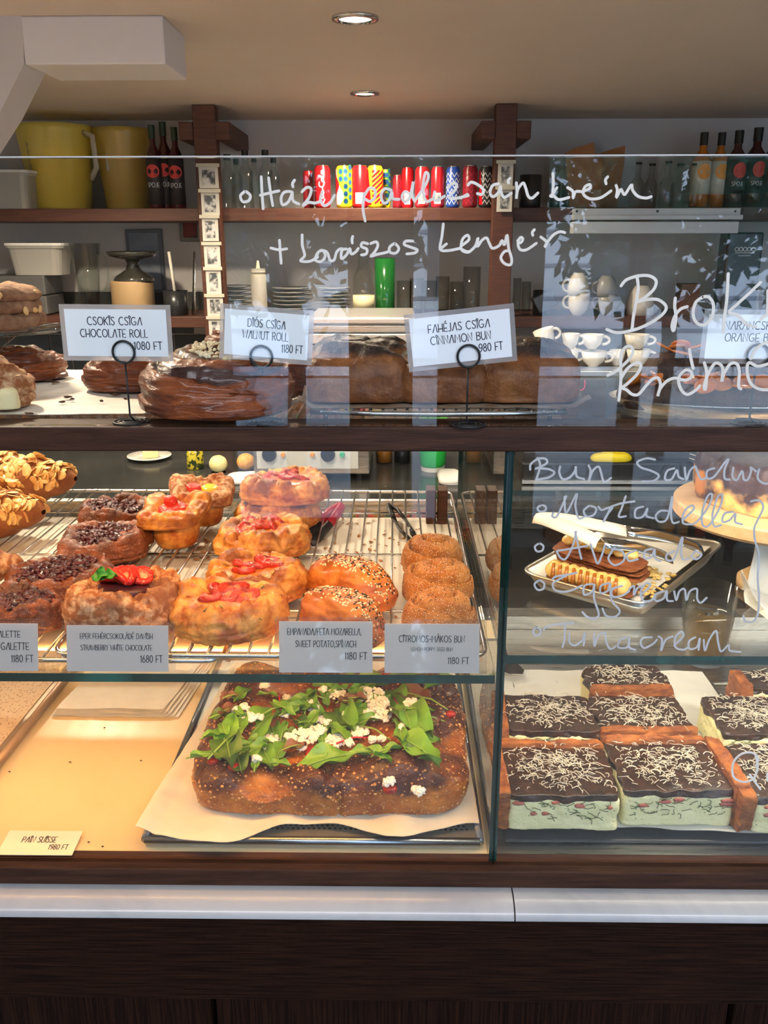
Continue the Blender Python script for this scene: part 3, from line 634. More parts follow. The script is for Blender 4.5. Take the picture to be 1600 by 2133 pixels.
# lemon poppy buns
def spiral(turns, amp, s0=0, rz=0):
    def f(X, Y, r, t):
        ph = (r*turns-t/(2*np.pi)+s0) % 1.0
        return -amp*(sst(.0, .12, ph)*0+(1-sst(0, .16, ph))+(sst(.84, 1, ph)))*sst(.02, .12, r)*(1-sst(.9, 1., r))+amp*.9*(1-r)
    return f
for k, (box, lab, sd, h) in enumerate((((833, 966, 1205), 'sugared lemon poppy bun, orange-glazed, furthest back of the three', 71, .036), ((836, 987, 1266), 'sugared lemon poppy bun with an open spiral, middle of the three', 72, .036), ((838, 990, 1338), 'pale sugared lemon poppy bun behind the rightmost price card', 73, .036))):
    x, y, w_ = fit(*box, ZP, .9)
    t = thing('poppy_seed_bun', lab, 'bun', (x, y, ZP), .4*k, 'lemon poppy seed buns')
    body = slab('bun', M['sugar'], t, w_*.48, w_*.47, h, 2.3, spiral(2.1, .010), lambda th: 1+.05*np.sin(th*2+k)+.03*np.sin(3*th), [(.003, 35), (.001, 160)], sd, lambda Pt, r, th, z: (.25 if k == 0 else .05)+.5*fbm(Pt*40, 3, sd)+.55*sst(.5, .9, .5+.5*np.cos((r*2.1-th/(2*np.pi))*2*np.pi))*sst(.4, .9, z))
    seeds_on(body, 'poppy_seeds', M['bsesame'], 120, (.0006, .0006, .0005), random.Random(sd), t)
# crumbs on the paper
it = []
for _ in range(230):
    px, py = rnd.choice(((rnd.gauss(760, 60), rnd.gauss(1130, 45)), (rnd.gauss(430, 40), rnd.gauss(1150, 14)), (rnd.uniform(100, 900), rnd.uniform(1100, 1380))))
    q = PZ(px, py, ZM+.0025); s = rnd.uniform(.0008, .0035); it.append(((q.x, q.y, ZM+.003), (s*1.4, s, .0006), frame(Vector((rnd.gauss(0, .3), rnd.gauss(0, .3), 1)), rnd.uniform(0, 6))))
o = blobs('pastry_crumbs', M['crumb'], None, it, ICO1, kind='stuff'); tag(o, 'loose pastry crumbs on the paper under the racks', 'crumbs')
# tongs and dark blocks on the shelf
def tongs(pts, m, lab, cols):
    a, b = PZ(*pts[0], ZM+.02), PZ(*pts[1], ZM+.006); t = thing('serving_tongs', lab, 'tongs')
    d = (b-a); sd = Vector((-d.y, d.x, 0)).normalized()
    for s in (-1, 1):
        ps = [a+sd*s*.001, a+d*.25+sd*s*.006+Vector((0, 0, .002)), a+d*.5+sd*s*.008]
        MB().tube(ps, [.006, .0075, .006], 8, flat=.4).out('grip', m, t, True)
        MB().tube([a+d*.5+sd*s*.008, a+d*.8+sd*s*.008, b+sd*s*.005], [.006, .007, .009], 8, flat=.3).out('arm', cols, t, True)
tongs(((712, 1052), (640, 1130)), mat('red_rubber', (.35, .012, .03), rough=.3), 'tongs with a red handle lying under the rack', M['black'])
tongs(((812, 1052), (856, 1118)), M['black'], 'tongs with a black handle lying under the rack', M['black'])
for k, (u, v) in enumerate(((888, 908), (912, 932))):
    a, b = P(u, 1082, .47), P(v, 1082, .47); t_ = MB().b2((a.x, .47, ZM+.001), (b.x, .50, ZM+.052)).out('wooden_block', M['wood_dark'], None, bevel=.001)
    tag(t_, 'slim dark wooden block at the back of the glass shelf, %s of the pair' % ('left', 'right')[k], 'block', 'dark wooden blocks')
# ------------------------------------------------------------------ lower left deck
# perforated mat at far left
A = PZ(-330, 1700, ZB+.012); 
t = thing('baking_tray', 'paper-lined perforated baking tray at the far left of the lower deck', 'tray')
c0, c1 = PZ(-6, 1612, ZB), PZ(152, 1412, ZB)
dx = (c1-c0).normalized(); n2 = Vector((-dx.y, dx.x, 0)); q0 = c0-dx*.05; q1 = c0+dx*.42
pl = [q0, q1, q1+n2*.4, q0+n2*.4]
MB().prism([(p.x, p.y, ZB+.0005) for p in pl], (0, 0, .013)).out('tray', mat('old_alu', (.34, .25, .17), (.45, .35, .25), sc=20, rough=.45, metal=.6), t, bevel=.003)
MB().tube([(q0.x, q0.y, ZB+.014), (q1.x, q1.y, ZB+.014)], .004, 8).out('rim', mat('worn_rim', (.42, .28, .17), rough=.4, metal=.5), t, True)
MB().prism([(p.x+n2.x*.012*s, p.y+n2.y*.012, ZB+.0138) for p, s in zip(pl, (1, 1, 0, 0))], (0, 0, .0012)).out('perforated_mat', mat('perforated_mat', (.60, .45, .30), (.66, .52, .36), sc=12, rough=.6, speck=((.34, .22, .13), 230, .33)), t)
# paper bags stack
ts_ = []
c = [PZ(108, 1494, ZB), PZ(372, 1496, ZB), PZ(412, 1414, ZB), PZ(180, 1410, ZB)]
back = Vector((.0, .11, 0))
for k in range(5):
    cc = [(c[0].x+k*.0012, c[0].y+k*.0016), (c[1].x-k*.0050, c[1].y+k*.0016), (c[2].x-k*.0022+.02, c[2].y+.11), (c[3].x+.022, c[3].y+.11)]
    t = thing('paper_bag', 'white paper bag on the lower deck, %s of the stack' % ('lowest', 'second from the bottom', 'middle one', 'second from the top', 'topmost')[k], 'paper bag', group='stacked white paper bags')
    wrinkle_sheet('paper', mat('bag_paper', (.70, .68, .64), (.64, .62, .58), sc=30, rough=.6) if k == 0 else bpy.data.materials['bag_paper'], t, cc, ZB+.0015+k*.0019, 30, 14, .0016, 30, k, thick=.0010)
it = []
for px, py in ((260, 1460), (218, 1518), (146, 1590), (20, 1610), (294, 1587), (185, 1757), (214, 1766)):
    q = PZ(px, py, ZB); it.append(((q.x, q.y, ZB+.0018), (.0016, .001, .0008), None))
o = blobs('crumbs', M['black'], None, it, ICO1, kind='stuff'); tag(o, 'dark specks scattered on the cream deck', 'crumbs')
# baking tray with focaccia
TZ = ZB+.013
xa, xb = PZ(290, 1770, TZ).x, PZ(1003, 1770, TZ).x; ya = P(600, 1784, 0).y+.022
t = thing('focaccia_tray', 'perforated metal baking tray under the salad focaccia', 'tray')
ypb = .50
al = mat('tray_alu', (.40, .38, .34), (.50, .48, .44), sc=30, rough=.38, metal=.9)
MB().b2((xa, ya, ZB+.0005), (xb, ypb, TZ-.004)).out('plate', al, t)
for (u, v) in (((xa, ya), (xb, ya)), ((xb, ya), (xb, ypb)), ((xb, ypb), (xa, ypb)), ((xa, ypb), (xa, ya))):
    MB().tube([(u[0], u[1], TZ-.004), (v[0], v[1], TZ-.004)], .0045, 10).out('rim', mat('rim_alu', (.35, .38, .42), rough=.25, metal=1) if 'rim_alu' not in bpy.data.materials else bpy.data.materials['rim_alu'], t, True)
it = []
hole = MB()
for r_ in range(4):
    for k in range(90):
        x = PZ(640, 1740, TZ).x+(k-30)*.0056+(r_ % 2)*.0028; y = ya+.020+r_*.0052
        if xa+.01 < x < xb-.01: hole.lathe([(0, 0), (.0018, 0), (.0018, .0004), (0, .0004)], (x, y, TZ-.0042), 8)
o = hole.out('perforations', M['black'], t); o['kind'] = 'stuff'
t = thing('parchment_sheet', 'wavy baking parchment between the tray and the salad focaccia', 'paper')
pa, pb_ = PZ(283, 1742, TZ+.002), PZ(1000, 1728, TZ+.002)
def el(u, v): return .004*np.sin(u*17+1)**2*(1-sst(0, .25, v))+.010*(1-sst(0, .06, u))*(1-sst(.1, .5, v))+.006*np.exp(-((u-.75)/.07)**2)*(1-sst(0, .25, v))
tw = 'parchment'
G_ = []
o = wrinkle_sheet('paper', M['parch'], t, [(pa.x, pa.y), (pb_.x, pb_.y), (xb-.004, .49), (xa+.03, .49)], TZ+.001, 90, 60, .0016, 26, 3, el)
v = np.array([q.co for q in o.data.vertices]); n_ = len(v)//2
u_ = (v[:, 0]-pa.x)/(pb_.x-pa.x); fr_ = np.clip(1-(v[:, 1]-pa.y)/.08, 0, 1)
v[:, 1] += fr_*(-.016*np.exp(-((u_-.24)/.10)**2)-.024*np.exp(-((u_-.76)/.07)**2)+.016*np.exp(-((u_-.50)/.14)**2)+.01*np.exp(-((u_-1)/.1)**2))
o.data.vertices.foreach_set('co', v.ravel()); o.data.update()
# focaccia
FZ = TZ+.004; hF = .052
f0, f1 = PZ(392, 1703, FZ), PZ(978, 1703, FZ); bk = PZ(700, 1428, FZ+hF*.8)
fy0 = f0.y; fy1 = bk.y+.05; fx0 = P(386, 1650, fy0+.02).x; fx1 = P(984, 1650, fy0+.02).x
FO = thing('focaccia', 'square dark-crusted focaccia topped with salad leaves and white cheese', 'bread', ((fx0+fx1)/2, (fy0+fy1)/2, FZ))
fa, fb = (fx1-fx0)/2, (fy1-fy0)/2
def ftop(X, Y, r, th):
    q = np.stack([X*15, Y*15, X*0+2], -1); e = sst(.55, .95, r)
    return .016*fbm(q+9, 2, 5)+.006*np.cos(X*64+1.2)*e-.012*(1-sst(.45, .85, r))-.006*np.exp(-(X/.004)**2)+.004
def fmask(Pt, r, th, z):
    up = Pt[..., 2]/hF; return .10+.85*sst(.36, .85, up)*(.30+.70*sst(.55, .82, r))+.70*fbm(Pt*np.array([26, 26, 26.]), 3, 8)-.25*(1-sst(.2, .5, z))
FB = slab('bread', M['focac'], FO, fa, fb, hF, 6.5, ftop, lambda th: 1+.012*np.sin(th*7)+.018*fbm(np.stack([np.cos(th)*4, np.sin(th)*4, th*0], -1), 3, 4), [(.004, 22), (.0016, 75), (.0009, 260)], 4, fmask, NT=330, NS=26, NR=70, q=.5, tp=7, bin=.95)
v = np.array([q.co for q in FB.data.vertices]); s_ = (v[:, 1] < -fb*.80); cut = np.exp(-((v[:, 0]-.012-.002*np.sin(v[:, 2]*120))/.0016)**2)*s_; v[:, 1] += cut*.007; FB.data.vertices.foreach_set('co', v.ravel())
it = []; r2 = random.Random(77)
pts_, nn = SURF[FB.name]
for _ in range(2600):
    k = r2.randrange(len(pts_)); p, n = pts_[k], nn[k]
    if n[1] > .4: continue
    s = r2.choice((.0007, .0010, .0012, .0018, .0023)); it.append((Vector(p)-Vector(n)*s*.3, (s, s, s*.8), None))
blobs('crust_blisters', mat('blister', (.62, .33, .10), (.36, .13, .04), sc=90, rough=.3, coat=.4), FO, it, ICO1, kind='stuff')
def c8(x, y): return 340+x/2.222, 1380+y/2.222
def onF(px, py):
    z = FZ+hF
    for _ in range(4): q = PZ(px, py, z); lx, ly = q.x-FO.location.x, q.y-FO.location.y; z = FZ+topz(FB, lx, ly)
    return lx, ly, z-FZ, depth_of(q)
for (x, y, s) in ((330, 500, 24), (720, 420, 50), (690, 410, 30), (1050, 510, 26), (345, 160, 20), (1330, 240, 18), (235, 520, 22), (600, 330, 30), (1040, 110, 30), (1180, 545, 22)):
    lx, ly, lz, dp = onF(*c8(x, y)); o = slab('tomato_piece', M['tomato'], FO, s/2.2*dp/F*1.3, s/2.2*dp/F, .006, 2, disp=[(.001, 90)], seed=x, NT=24, NS=4, NR=6); o.location = (lx, ly, lz-.002)
LV = '470,310,200,45,g 340,335,130,60,g 310,530,150,-60,d 250,350,110,20,a 210,475,140,10,a 300,400,190,45,s 370,165,90,50,g 270,275,80,20,d 350,275,70,-20,g 480,460,120,-50,g 420,420,130,20,a 545,515,90,-10,g 430,495,60,90,a 755,485,240,10,g 610,435,100,10,p 640,300,100,-30,d 600,220,130,20,g 490,190,90,0,a 540,205,100,-70,r 700,240,120,-20,a 830,300,200,-50,g 790,340,120,-30,a 880,220,150,60,a 860,225,90,10,p 940,130,230,15,g 860,110,150,0,g 1130,115,190,5,g 1080,190,150,-60,g 1165,180,150,-20,p 1280,130,130,20,g 1240,210,150,-25,s 1190,245,130,5,a 1150,300,230,-40,g 1220,370,120,-10,g 1180,430,210,-30,g 1240,490,90,-10,g 1040,420,120,10,g 940,300,170,10,a 880,390,190,8,r 930,440,150,10,a 1000,450,120,-20,a 1100,540,90,-80,a 1170,535,100,0,d 1080,320,60,-60,a 690,180,70,40,a 750,190,80,-60,a 820,150,80,30,a 560,360,70,80,a 1090,240,140,-68,r 980,350,150,-25,s 320,200,60,10,p 1000,200,120,30,g 1230,100,90,-10,p 660,250,110,-10,g 720,330,110,15,a 300,250,90,30,p 560,270,120,-20,a'
r4 = random.Random(12)
LV += ' '+' '.join('%d,%d,%d,%d,%s' % (r4.uniform(260, 1250), r4.uniform(130, 470), r4.uniform(70, 130), r4.uniform(-80, 80), r4.choice('aagdgps')) for _ in range(30))
for k, e in enumerate(LV.split()):
    x, y, L, an, kd = e.split(','); x, y, L, an = float(x), float(y), float(L), float(an)
    lx, ly, lz, dp = onF(*c8(x, y)); L = L/2.222*dp/F; an = R(an)
    st = abs(math.sin(an)); L *= 1+.75*st; an2 = math.atan2(math.sin(an)*2.0, math.cos(an))
    if kd in 'sr':
        d = Vector((math.cos(an2), math.sin(an2), 0))*L/2
        MB().tube([(lx-d.x, ly-d.y, lz+.006), (lx, ly, lz+.012), (lx+d.x, ly+d.y, lz+.008)], [.0012, .0010, .0007], 6).out('leaf_stem', M['stemr' if kd == 'r' else 'stemg'], FO, True); continue
    W = L*{'g': .50, 'd': .60, 'p': .6, 'a': .42}[kd]
    V, Fc = leafmesh(L, W, .35, .5, 2.5 if kd == 'a' else 0, k, .35)
    o = mesh('salad_leaf', V, Fc, M[{'g': 'leaf', 'a': 'leaf', 'd': 'leaf2', 'p': 'leafp'}[kd]], FO); o.location = (lx, ly, lz+.0065+.0035*(k % 3)); o.rotation_euler = (r2.uniform(-.25, .30), r2.uniform(-.2, .2), an2)
    if kd == 'p': o['label'] = 'purple salad leaf'
    mr = MB().tube([(-L/2*1.25, 0, -.35*L*.3), (-L*.25, 0, -.35*L*.06+.0006), (L*.1, 0, .0006), (L*.42, 0, -.35*L*.17)], [.0009, .0009, .0006, .0003], 5).out('midrib', M['stemg'], o, True)
CH = '510,400,60 660,370,66 800,395,46 910,350,38 1000,260,72 950,180,66 1160,225,42 395,285,35 375,235,18 570,190,12 610,240,15 690,230,30 720,290,20 755,310,15 800,195,40 740,155,12 845,280,15 470,135,15 430,480,20 1045,480,24 1185,520,22 1190,405,20 1105,335,10 1005,385,12 970,390,10 1205,305,16 570,300,15 575,375,15 440,295,9 335,240,9 865,405,14 640,420,24 1010,210,30 720,345,30'
for e in CH.split():
    x, y, r_ = map(float, e.split(',')); lx, ly, lz, dp = onF(*c8(x, y)); rr = r_/2.222*dp/F; it = []
    for _ in range(int(5+r_*.75)):
        q = r2.uniform(0, 6.28); d = math.sqrt(r2.random())*rr; s = r2.uniform(.0016, .0036); it.append(((lx+d*math.cos(q)*1.0, ly+d*math.sin(q)*1.1, lz+.009+r2.uniform(0, .004)*(1-d/rr)), (s, s, s*.9), None))
    blobs('cheese_crumble', M['cheese'], FO, it, ICO2, wob=.8, seed=int(x), smooth=False)
# ------------------------------------------------------------------ lower right: slices of spinach pie
M['spin_fill'] = mat('pale_green_filling', (.76, .72, .38), (.84, .78, .46), sc=55, rough=.55, bump=.9, bsc=170, sss=0, speck=((.10, .16, .06), 130, .12))
M['spin_top'] = mat('charred_top', (.018, .009, .005), (.060, .024, .010), sc=70, rough=.30, coat=.35, bump=.9, bsc=170)
M['orange_crust'] = mat('orange_crust', (.46, .15, .03), (.18, .045, .012), sc=60, rough=.6, bump=1.2, bsc=260, st=(1, 1, 3))
M['shred'] = mat('grated_cheese', (.60, .55, .43), rough=.6)
M['pie_paper'] = mat('pie_paper', (.66, .66, .62), (.72, .72, .68), sc=20, rough=.7)
sh = thing('paper_liner', 'white parchment under the spinach pie slices', 'paper')
c = [PZ(1072, 1716, ZB+.012), PZ(1700, 1742, ZB+.012), PZ(1640, 1404, ZB+.012), PZ(1030, 1404, ZB+.012)]
def el2(u, v): return .0008*np.sin(u*30)+.010*np.exp(-((u-.62)/.05)**2-((v-.85)/.2)**2)
wrinkle_sheet('paper', M['pie_paper'], sh, [(XD+.012, c[0].y), (c[1].x, c[1].y-.004), (c[1].x, c[2].y), (XD+.012, c[2].y)], ZB+.0155, 50, 40, .0012, 18, 5, el2)
t = rack('chromed wire rack under the spinach pie slices in the lower right case', XD+.012, .62, .048, .36, ZB+.0115, 16, .0016)
MB().b2((-(.62-XD)/2+.01, -.172, -.0112), ((.62-XD)/2-.01, .10, -.0068)).out('drip_tray', M['dark'], t, bevel=.002)
# shared helper: one slice. fx0..fx1 front edge px at row yb, ybk the row of the back top edge
def pie(x0, x1, yb, dep, lab, seed, crust='', rz=0, h=.045, lift=0):
    z = ZB+.0165+lift; a = PZ(x0, yb, z); b = PZ(x1, yb, z); cx, cy = (a.x+b.x)/2, a.y+dep/2; w_ = (b.x-a.x)
    t = thing('spinach_pie_slice', lab, 'pie slice', (cx, cy, z), rz, 'spinach pie slices'); r2 = random.Random(seed)
    def box_(name, m, x0, x1, y0, y1, z0, z1, amp, fr, ns=26):
        import bmesh
        bm = bmesh.new(); bmesh.ops.create_cube(bm, size=1); bmesh.ops.subdivide_edges(bm, edges=bm.edges[:], cuts=ns, use_grid_fill=True)
        V = np.array([v.co for v in bm.verts]); V = (V+.5)*np.array([x1-x0, y1-y0, z1-z0])+np.array([x0, y0, z0])
        Fc = [tuple(v.index for v in f.verts) for f in bm.faces]; bm.free()
        c_ = np.array([(x0+x1)/2, (y0+y1)/2, (z0+z1)/2]); q = (V-c_)/np.array([x1-x0, y1-y0, z1-z0])*2
        rr = np.abs(q)**16; s = (rr.sum(1))**(-1/16.); s = np.minimum(1, s*1.0); V = c_+(V-c_)*s[:, None]
        d = (V-c_)/np.linalg.norm(V-c_, axis=1, keepdims=True); V = V+d*(amp*fbm(V*fr+seed*3, 4, seed))[:, None]; V[:, 2] = np.maximum(V[:, 2], z0 if z0 > .001 else 0)
        return mesh(name, V, Fc, m, t)
    hw, hd = w_/2, dep/2
    box_('filling', M['spin_fill'], -hw, hw, -hd, hd, 0, h*.86, .0035, 70)
    top = box_('charred_top', M['spin_top'], -hw, hw, -hd, hd, h*.80, h, .0075, 60)
    if 'l' in crust: box_('side_crust', M['orange_crust'], -hw-.014, -hw+.002, -hd, hd, 0, h*1.08, .0075, 55)
    if 'r' in crust: box_('side_crust', M['orange_crust'], hw-.002, hw+.016, -hd, hd, 0, h*1.16, .0075, 55)
    if 'b' in crust: box_('back_crust', M['orange_crust'], -hw, hw, hd-.008, hd+.004, 0, h*1.12, .0075, 55)
    if 'f' in crust: box_('front_crust', M['orange_crust'], -hw, hw, -hd-.004, -hd+.008, 0, h*1.02, .0075, 55)
    mb = MB()
    for _ in range(int(380*w_*dep/.011)):
        x, y = r2.gauss(0, hw*.55), r2.gauss(-hd*.05, hd*.55)
        if abs(x) > hw*.95 or abs(y) > hd*.95: continue
        L = r2.uniform(.004, .013); q = r2.uniform(0, 6.28); cv = r2.uniform(-1.8, 1.8); pts = []; z0 = h+.0035+r2.uniform(0, .002)
        for k in range(5): pts.append((x, y, z0+.0008*math.sin(k))); x += math.cos(q)*L/4; y += math.sin(q)*L/4; q += cv/2.4
        mb.tube(pts, r2.uniform(.0003, .00055), 3)
    mb.out('grated_cheese', M['shred'], t, fix=False)['kind'] = 'stuff'
    it = []
    for _ in range(7): it.append(((r2.uniform(-hw*.9, hw*.9), -hd-.001, r2.uniform(h*.5, h*.8)), (r2.uniform(.003, .008), .0012, .0022), None))
    blobs('ham_pieces', mat('ham', (.48, .14, .10), (.35, .10, .07), sc=80, rough=.5) if 'ham' not in bpy.data.materials else bpy.data.materials['ham'], t, it, ICO2, wob=.4, kind='stuff')
    mb = MB()
    for _ in range(34):
        x = r2.uniform(-hw*.92, hw*.8); z_ = h*r2.uniform(.35, .80); pts = []
        q = r2.uniform(-.5, .5)
        for k in range(6): pts.append((x, -hd-.0015, z_)); x += .0022*math.cos(q); z_ += .0016*math.sin(q); q += r2.uniform(-1.1, 1.1)
        mb.tube(pts, .0004, 3)
    mb.out('spinach_threads', mat('spinach', (.04, .08, .03), rough=.5) if 'spinach' not in bpy.data.materials else bpy.data.materials['spinach'], t, fix=False)['kind'] = 'stuff'
    return t
pie(1058, 1288, 1732, .095, 'spinach pie slice in the front left corner, orange crust on its left side', 81, 'lb')
pie(1294, 1522, 1722, .095, 'spinach pie slice at the front centre with a tall orange crust at its right', 82, 'rb', .02)
pie(1560, 1760, 1738, .10, 'spinach pie slice cut off by the right edge of the picture', 83, 'l', .03)
pie(1058, 1246, 1592, .085, 'spinach pie slice behind the front left one', 84, 'l', -.03)
pie(1246, 1440, 1590, .080, 'spinach pie slice behind the front centre one, heavily cheesed', 85, 'f')
pie(1500, 1680, 1600, .09, 'spinach pie slice behind the cut-off one at the right', 86, '')
pie(1226, 1392, 1506, .062, 'small spinach pie slice at the back with a pale layer under its top', 87, 'f', .05, .050)
pie(1560, 1700, 1500, .05, 'spinach pie slice standing at the back right corner', 88, 'l')
# spatula
a, b = PZ(1040, 1400, ZB+.02), PZ(1098, 1420, ZB+.02)
t = thing('spatula', 'steel spatula blade at the back left of the lower right case', 'spatula', (a.x, a.y, ZB+.022))
MB().prism([(0, .05, 0), (.0, .0, 0), (.012, -.012, 0), (b.x-a.x-.004, -.012, 0), (b.x-a.x, 0, 0), (b.x-a.x-.018, .05, 0)], (0, 0, .0015)).out('blade', M['chrome'], t)
MB().tube([(.012, .05, .001), (.012, .12, .02)], .005).out('handle', M['black'], t, True)
# ------------------------------------------------------------------ upper right shelf: tray with a cream slice, tongs, tea, cake
TR = ZR_+.0008
cs = [PZ(1082, 1190, TR+.022), PZ(1345, 1262, TR+.022), PZ(1510, 1130, TR+.022), PZ(1250, 1098, TR+.022)]
cx = sum(p.x for p in cs)/4; cy = sum(p.y for p in cs)/4
t = thing('baking_tray', 'small aluminium tray lined with white paper holding a cream pastry', 'tray', (cx, cy, TR))
L2 = [(p.x-cx, p.y-cy) for p in cs]
def inset(pl, d):
    o_ = [];
    for x, y in pl: l = math.hypot(x, y); o_.append((x*(1-d/l), y*(1-d/l)))
    return o_
def rrect(pl, rad, n=5):
    out_ = []
    N_ = len(pl)
    for i in range(N_):
        p = Vector(pl[i]); a = Vector(pl[i-1]); b = Vector(pl[(i+1) % N_]); u = (a-p).normalized()*rad; v = (b-p).normalized()*rad
        for k in range(n+1):
            s = k/n; out_.append(tuple((p+u)*(1-s)**2+p*2*s*(1-s)+(p+v)*s*s))
    return out_
alu = mat('light_aluminium', (.62, .60, .55), rough=.28, metal=.95)
ro, ri = rrect(L2, .022), rrect(inset(L2, .020), .016); n_ = len(ro)
V = [(x, y, .0215) for x, y in ro]+[(x, y, .001) for x, y in ri]; V += [(x*.985, y*.985, .0215) for x, y in ro]+[(x*.985, y*.985, .0022) for x, y in ri]
Fc = []
for k in range(n_):
    k2 = (k+1) % n_; Fc += [(k, n_+k, n_+k2, k2), (2*n_+k, 2*n_+k2, 3*n_+k2, 3*n_+k), (k, k2, 2*n_+k2, 2*n_+k)]
Fc += [tuple(range(n_, 2*n_))[::-1], tuple(range(3*n_, 4*n_))]
mesh('pan', V, Fc, alu, t)
MB().tube([(x, y, .0218) for x, y in ro], .0018, 8, True).out('rim', alu, t, True)
pp = thing('paper_liner', 'white paper in the small tray with its far corner sticking out', 'paper')
q = [PZ(1140, 1172, TR+.006), PZ(1330, 1250, TR+.006), PZ(1490, 1128, TR+.020), PZ(1262, 1100, TR+.016)]
wrinkle_sheet('paper', M['pie_paper'], pp, [(p.x, p.y, p.z-.0025) for p in q], 0, 26, 26, .0008, 30, 4)
# cream slice (layered pastry with piped custard)
p0, p1 = PZ(1164, 1208, TR+.008), PZ(1330, 1252, TR+.008); d = (p1-p0); ang = math.atan2(d.y, d.x); Ln = d.length
t = thing('cream_slice', 'layered puff slice with piped custard and caramel on the small tray', 'pastry', ((p0.x+p1.x)/2, (p0.y+p1.y)/2+.022, TR+.0065), ang)
cus = mat('piped_custard', (.80, .58, .20), (.66, .40, .10), sc=50, rough=.35, coat=.4); brl = mat('brown_layers', (.13, .032, .010), (.30, .095, .028), sc=60, rough=.6, bump=1.2, bsc=350, st=(1, 1, 3))
def lump_row(y, z, nm, s):
    it = [((-Ln/2+.008+k*(Ln-.016)/7, y, z), (s, s*1.1, s), None) for k in range(8)]; return blobs(nm, cus, t, it, ICO3, wob=.12, seed=int(y*1e4)+7)
slab('base_layer', brl, t, Ln*.55, .022, .006, 6, disp=[(.001, 150)], NT=60, NS=6, NR=8)
lump_row(-.016, .013, 'custard', .0105); lump_row(.008, .014, 'custard', .010)
for k in range(9):
    o = slab('pastry_layer', brl, t, Ln*(.53+.02*math.sin(k*2.1)), .017+.0020*math.sin(k*1.3), .0013, 5, lambda X, Y, r, th: .0009*np.sin(X*160+k*2), None, [(.0008, 120)], k, NT=60, NS=3, NR=6); o.location = (.004*math.sin(k*1.7)+.004, .005+.0022*math.cos(k*2.3), .021+k*.0017); o.rotation_euler = (.16, .04, 0)
it = [((-Ln/2+.010+k*(Ln-.02)/6, .010, .041), (.0085, .0085, .006), None) for k in range(7)]; blobs('custard', cus, t, it, ICO3, wob=.15)
mb = MB(); r2 = random.Random(4)
for k in range(10): x = -Ln/2+.01+k*(Ln-.02)/9; mb.tube([(x, -.0235, .023), (x+.002, -.0285, .014), (x+.001, -.0265, .006)], [.002, .0026, .003], 6)
mb.out('caramel', mat('caramel', (.34, .11, .012), rough=.15, coat=.6), t, True)
it = []
for k in range(40): it.append(((Ln/2+.012+r2.uniform(-.012, .014), r2.uniform(.0, .045), .002), (.003, .002, .0015), None))
for k in range(60): it.append(((r2.gauss(Ln*.38, .012), r2.gauss(.060, .006), r2.uniform(.002, .007)), (.004, .003, .002), None))
blobs('crumbs', cus, t, it, ICO1, wob=.5, kind='stuff')
# white tongs
t = thing('serving_tongs', 'steel tongs with white rubber grips resting across the small tray', 'tongs')
wr_ = mat('white_rubber', (.72, .68, .58), rough=.4)
a0 = PZ(1118, 1080, TR+.075)
for (g1, g2, e1, e2) in (((1300, 1092), (1292, 1118), (1448, 1112), (1452, 1140)), ((1250, 1120), (1250, 1140), (1340, 1152), (1385, 1160))):
    m1 = PZ(g1[0], (g1[1]+g2[1])/2, TR+.062); e_ = PZ(e2[0], e2[1], TR+.034)
    for nm, pts, mm, wd in (('grip', (a0, (a0*2+m1)/3+Vector((0, 0, .004)), m1), wr_, (.008, .013, .012)), ('arm', (m1, (m1+e_)/2+Vector((0, 0, .004)), e_), M['chrome'], (.0115, .013, .014))):
        V = []; n_ = 14; Fc = []
        dd = (pts[2]-pts[0]).normalized(); sd = Vector((-dd.y, dd.x, 0)).normalized()
        for k in range(n_):
            s = k/(n_-1); c_ = pts[0]*(1-s)**2+(pts[1]*2-(pts[0]+pts[2])/2)*2*s*(1-s)+pts[2]*s*s; wv = np.interp(s, (0, .5, 1), wd)
            if nm == 'arm' and s > .55: wv *= 1+.10*math.sin(k*2.4)
            for q_, zz in ((-1, -.004), (-.6, .002), (0, .004), (.6, .002), (1, -.004)): V.append(c_+sd*q_*wv+Vector((0, 0, zz)))
        for k in range(n_-1):
            for j in range(4): Fc.append((k*5+j, k*5+j+1, (k+1)*5+j+1, (k+1)*5+j))
        o = mesh(nm, V, Fc, mm, t); s_ = o.modifiers.new('thick', 'SOLIDIFY'); s_.thickness = .0022
# tumbler of tea
p = PZ(1478, 1352, ZR_); 
p = PZ(1478, 1396, ZB); hT = .118; p.y += .030
t = thing('glass_tumbler', 'clear tumbler of pale amber tea standing behind the spinach pie slices', 'glass', (p.x, p.y, ZB+.0005))
rt, rb = .041, .030
MB().lathe([(rb*.9, 0), (rb, .002), (rt, hT), (rt-.0016, hT), (rb-.002, .006), (0, .006)], n=40).out('tumbler', M['ware'], t, True)
MB().lathe([(0, .0065), (rb-.0025, .0065), ((rb+rt)/2-.001, hT*.66), (0, hT*.66)], n=40).out('tea', glass_mat('tea', (.72, .52, .20), tintw=.85, body=(.92, .62, .14)), t, True)
MB().b2((-.01, -.012, hT*.5), (.008, .004, hT*.66)).out('ice_cube', M['ware'], t, bevel=.003)
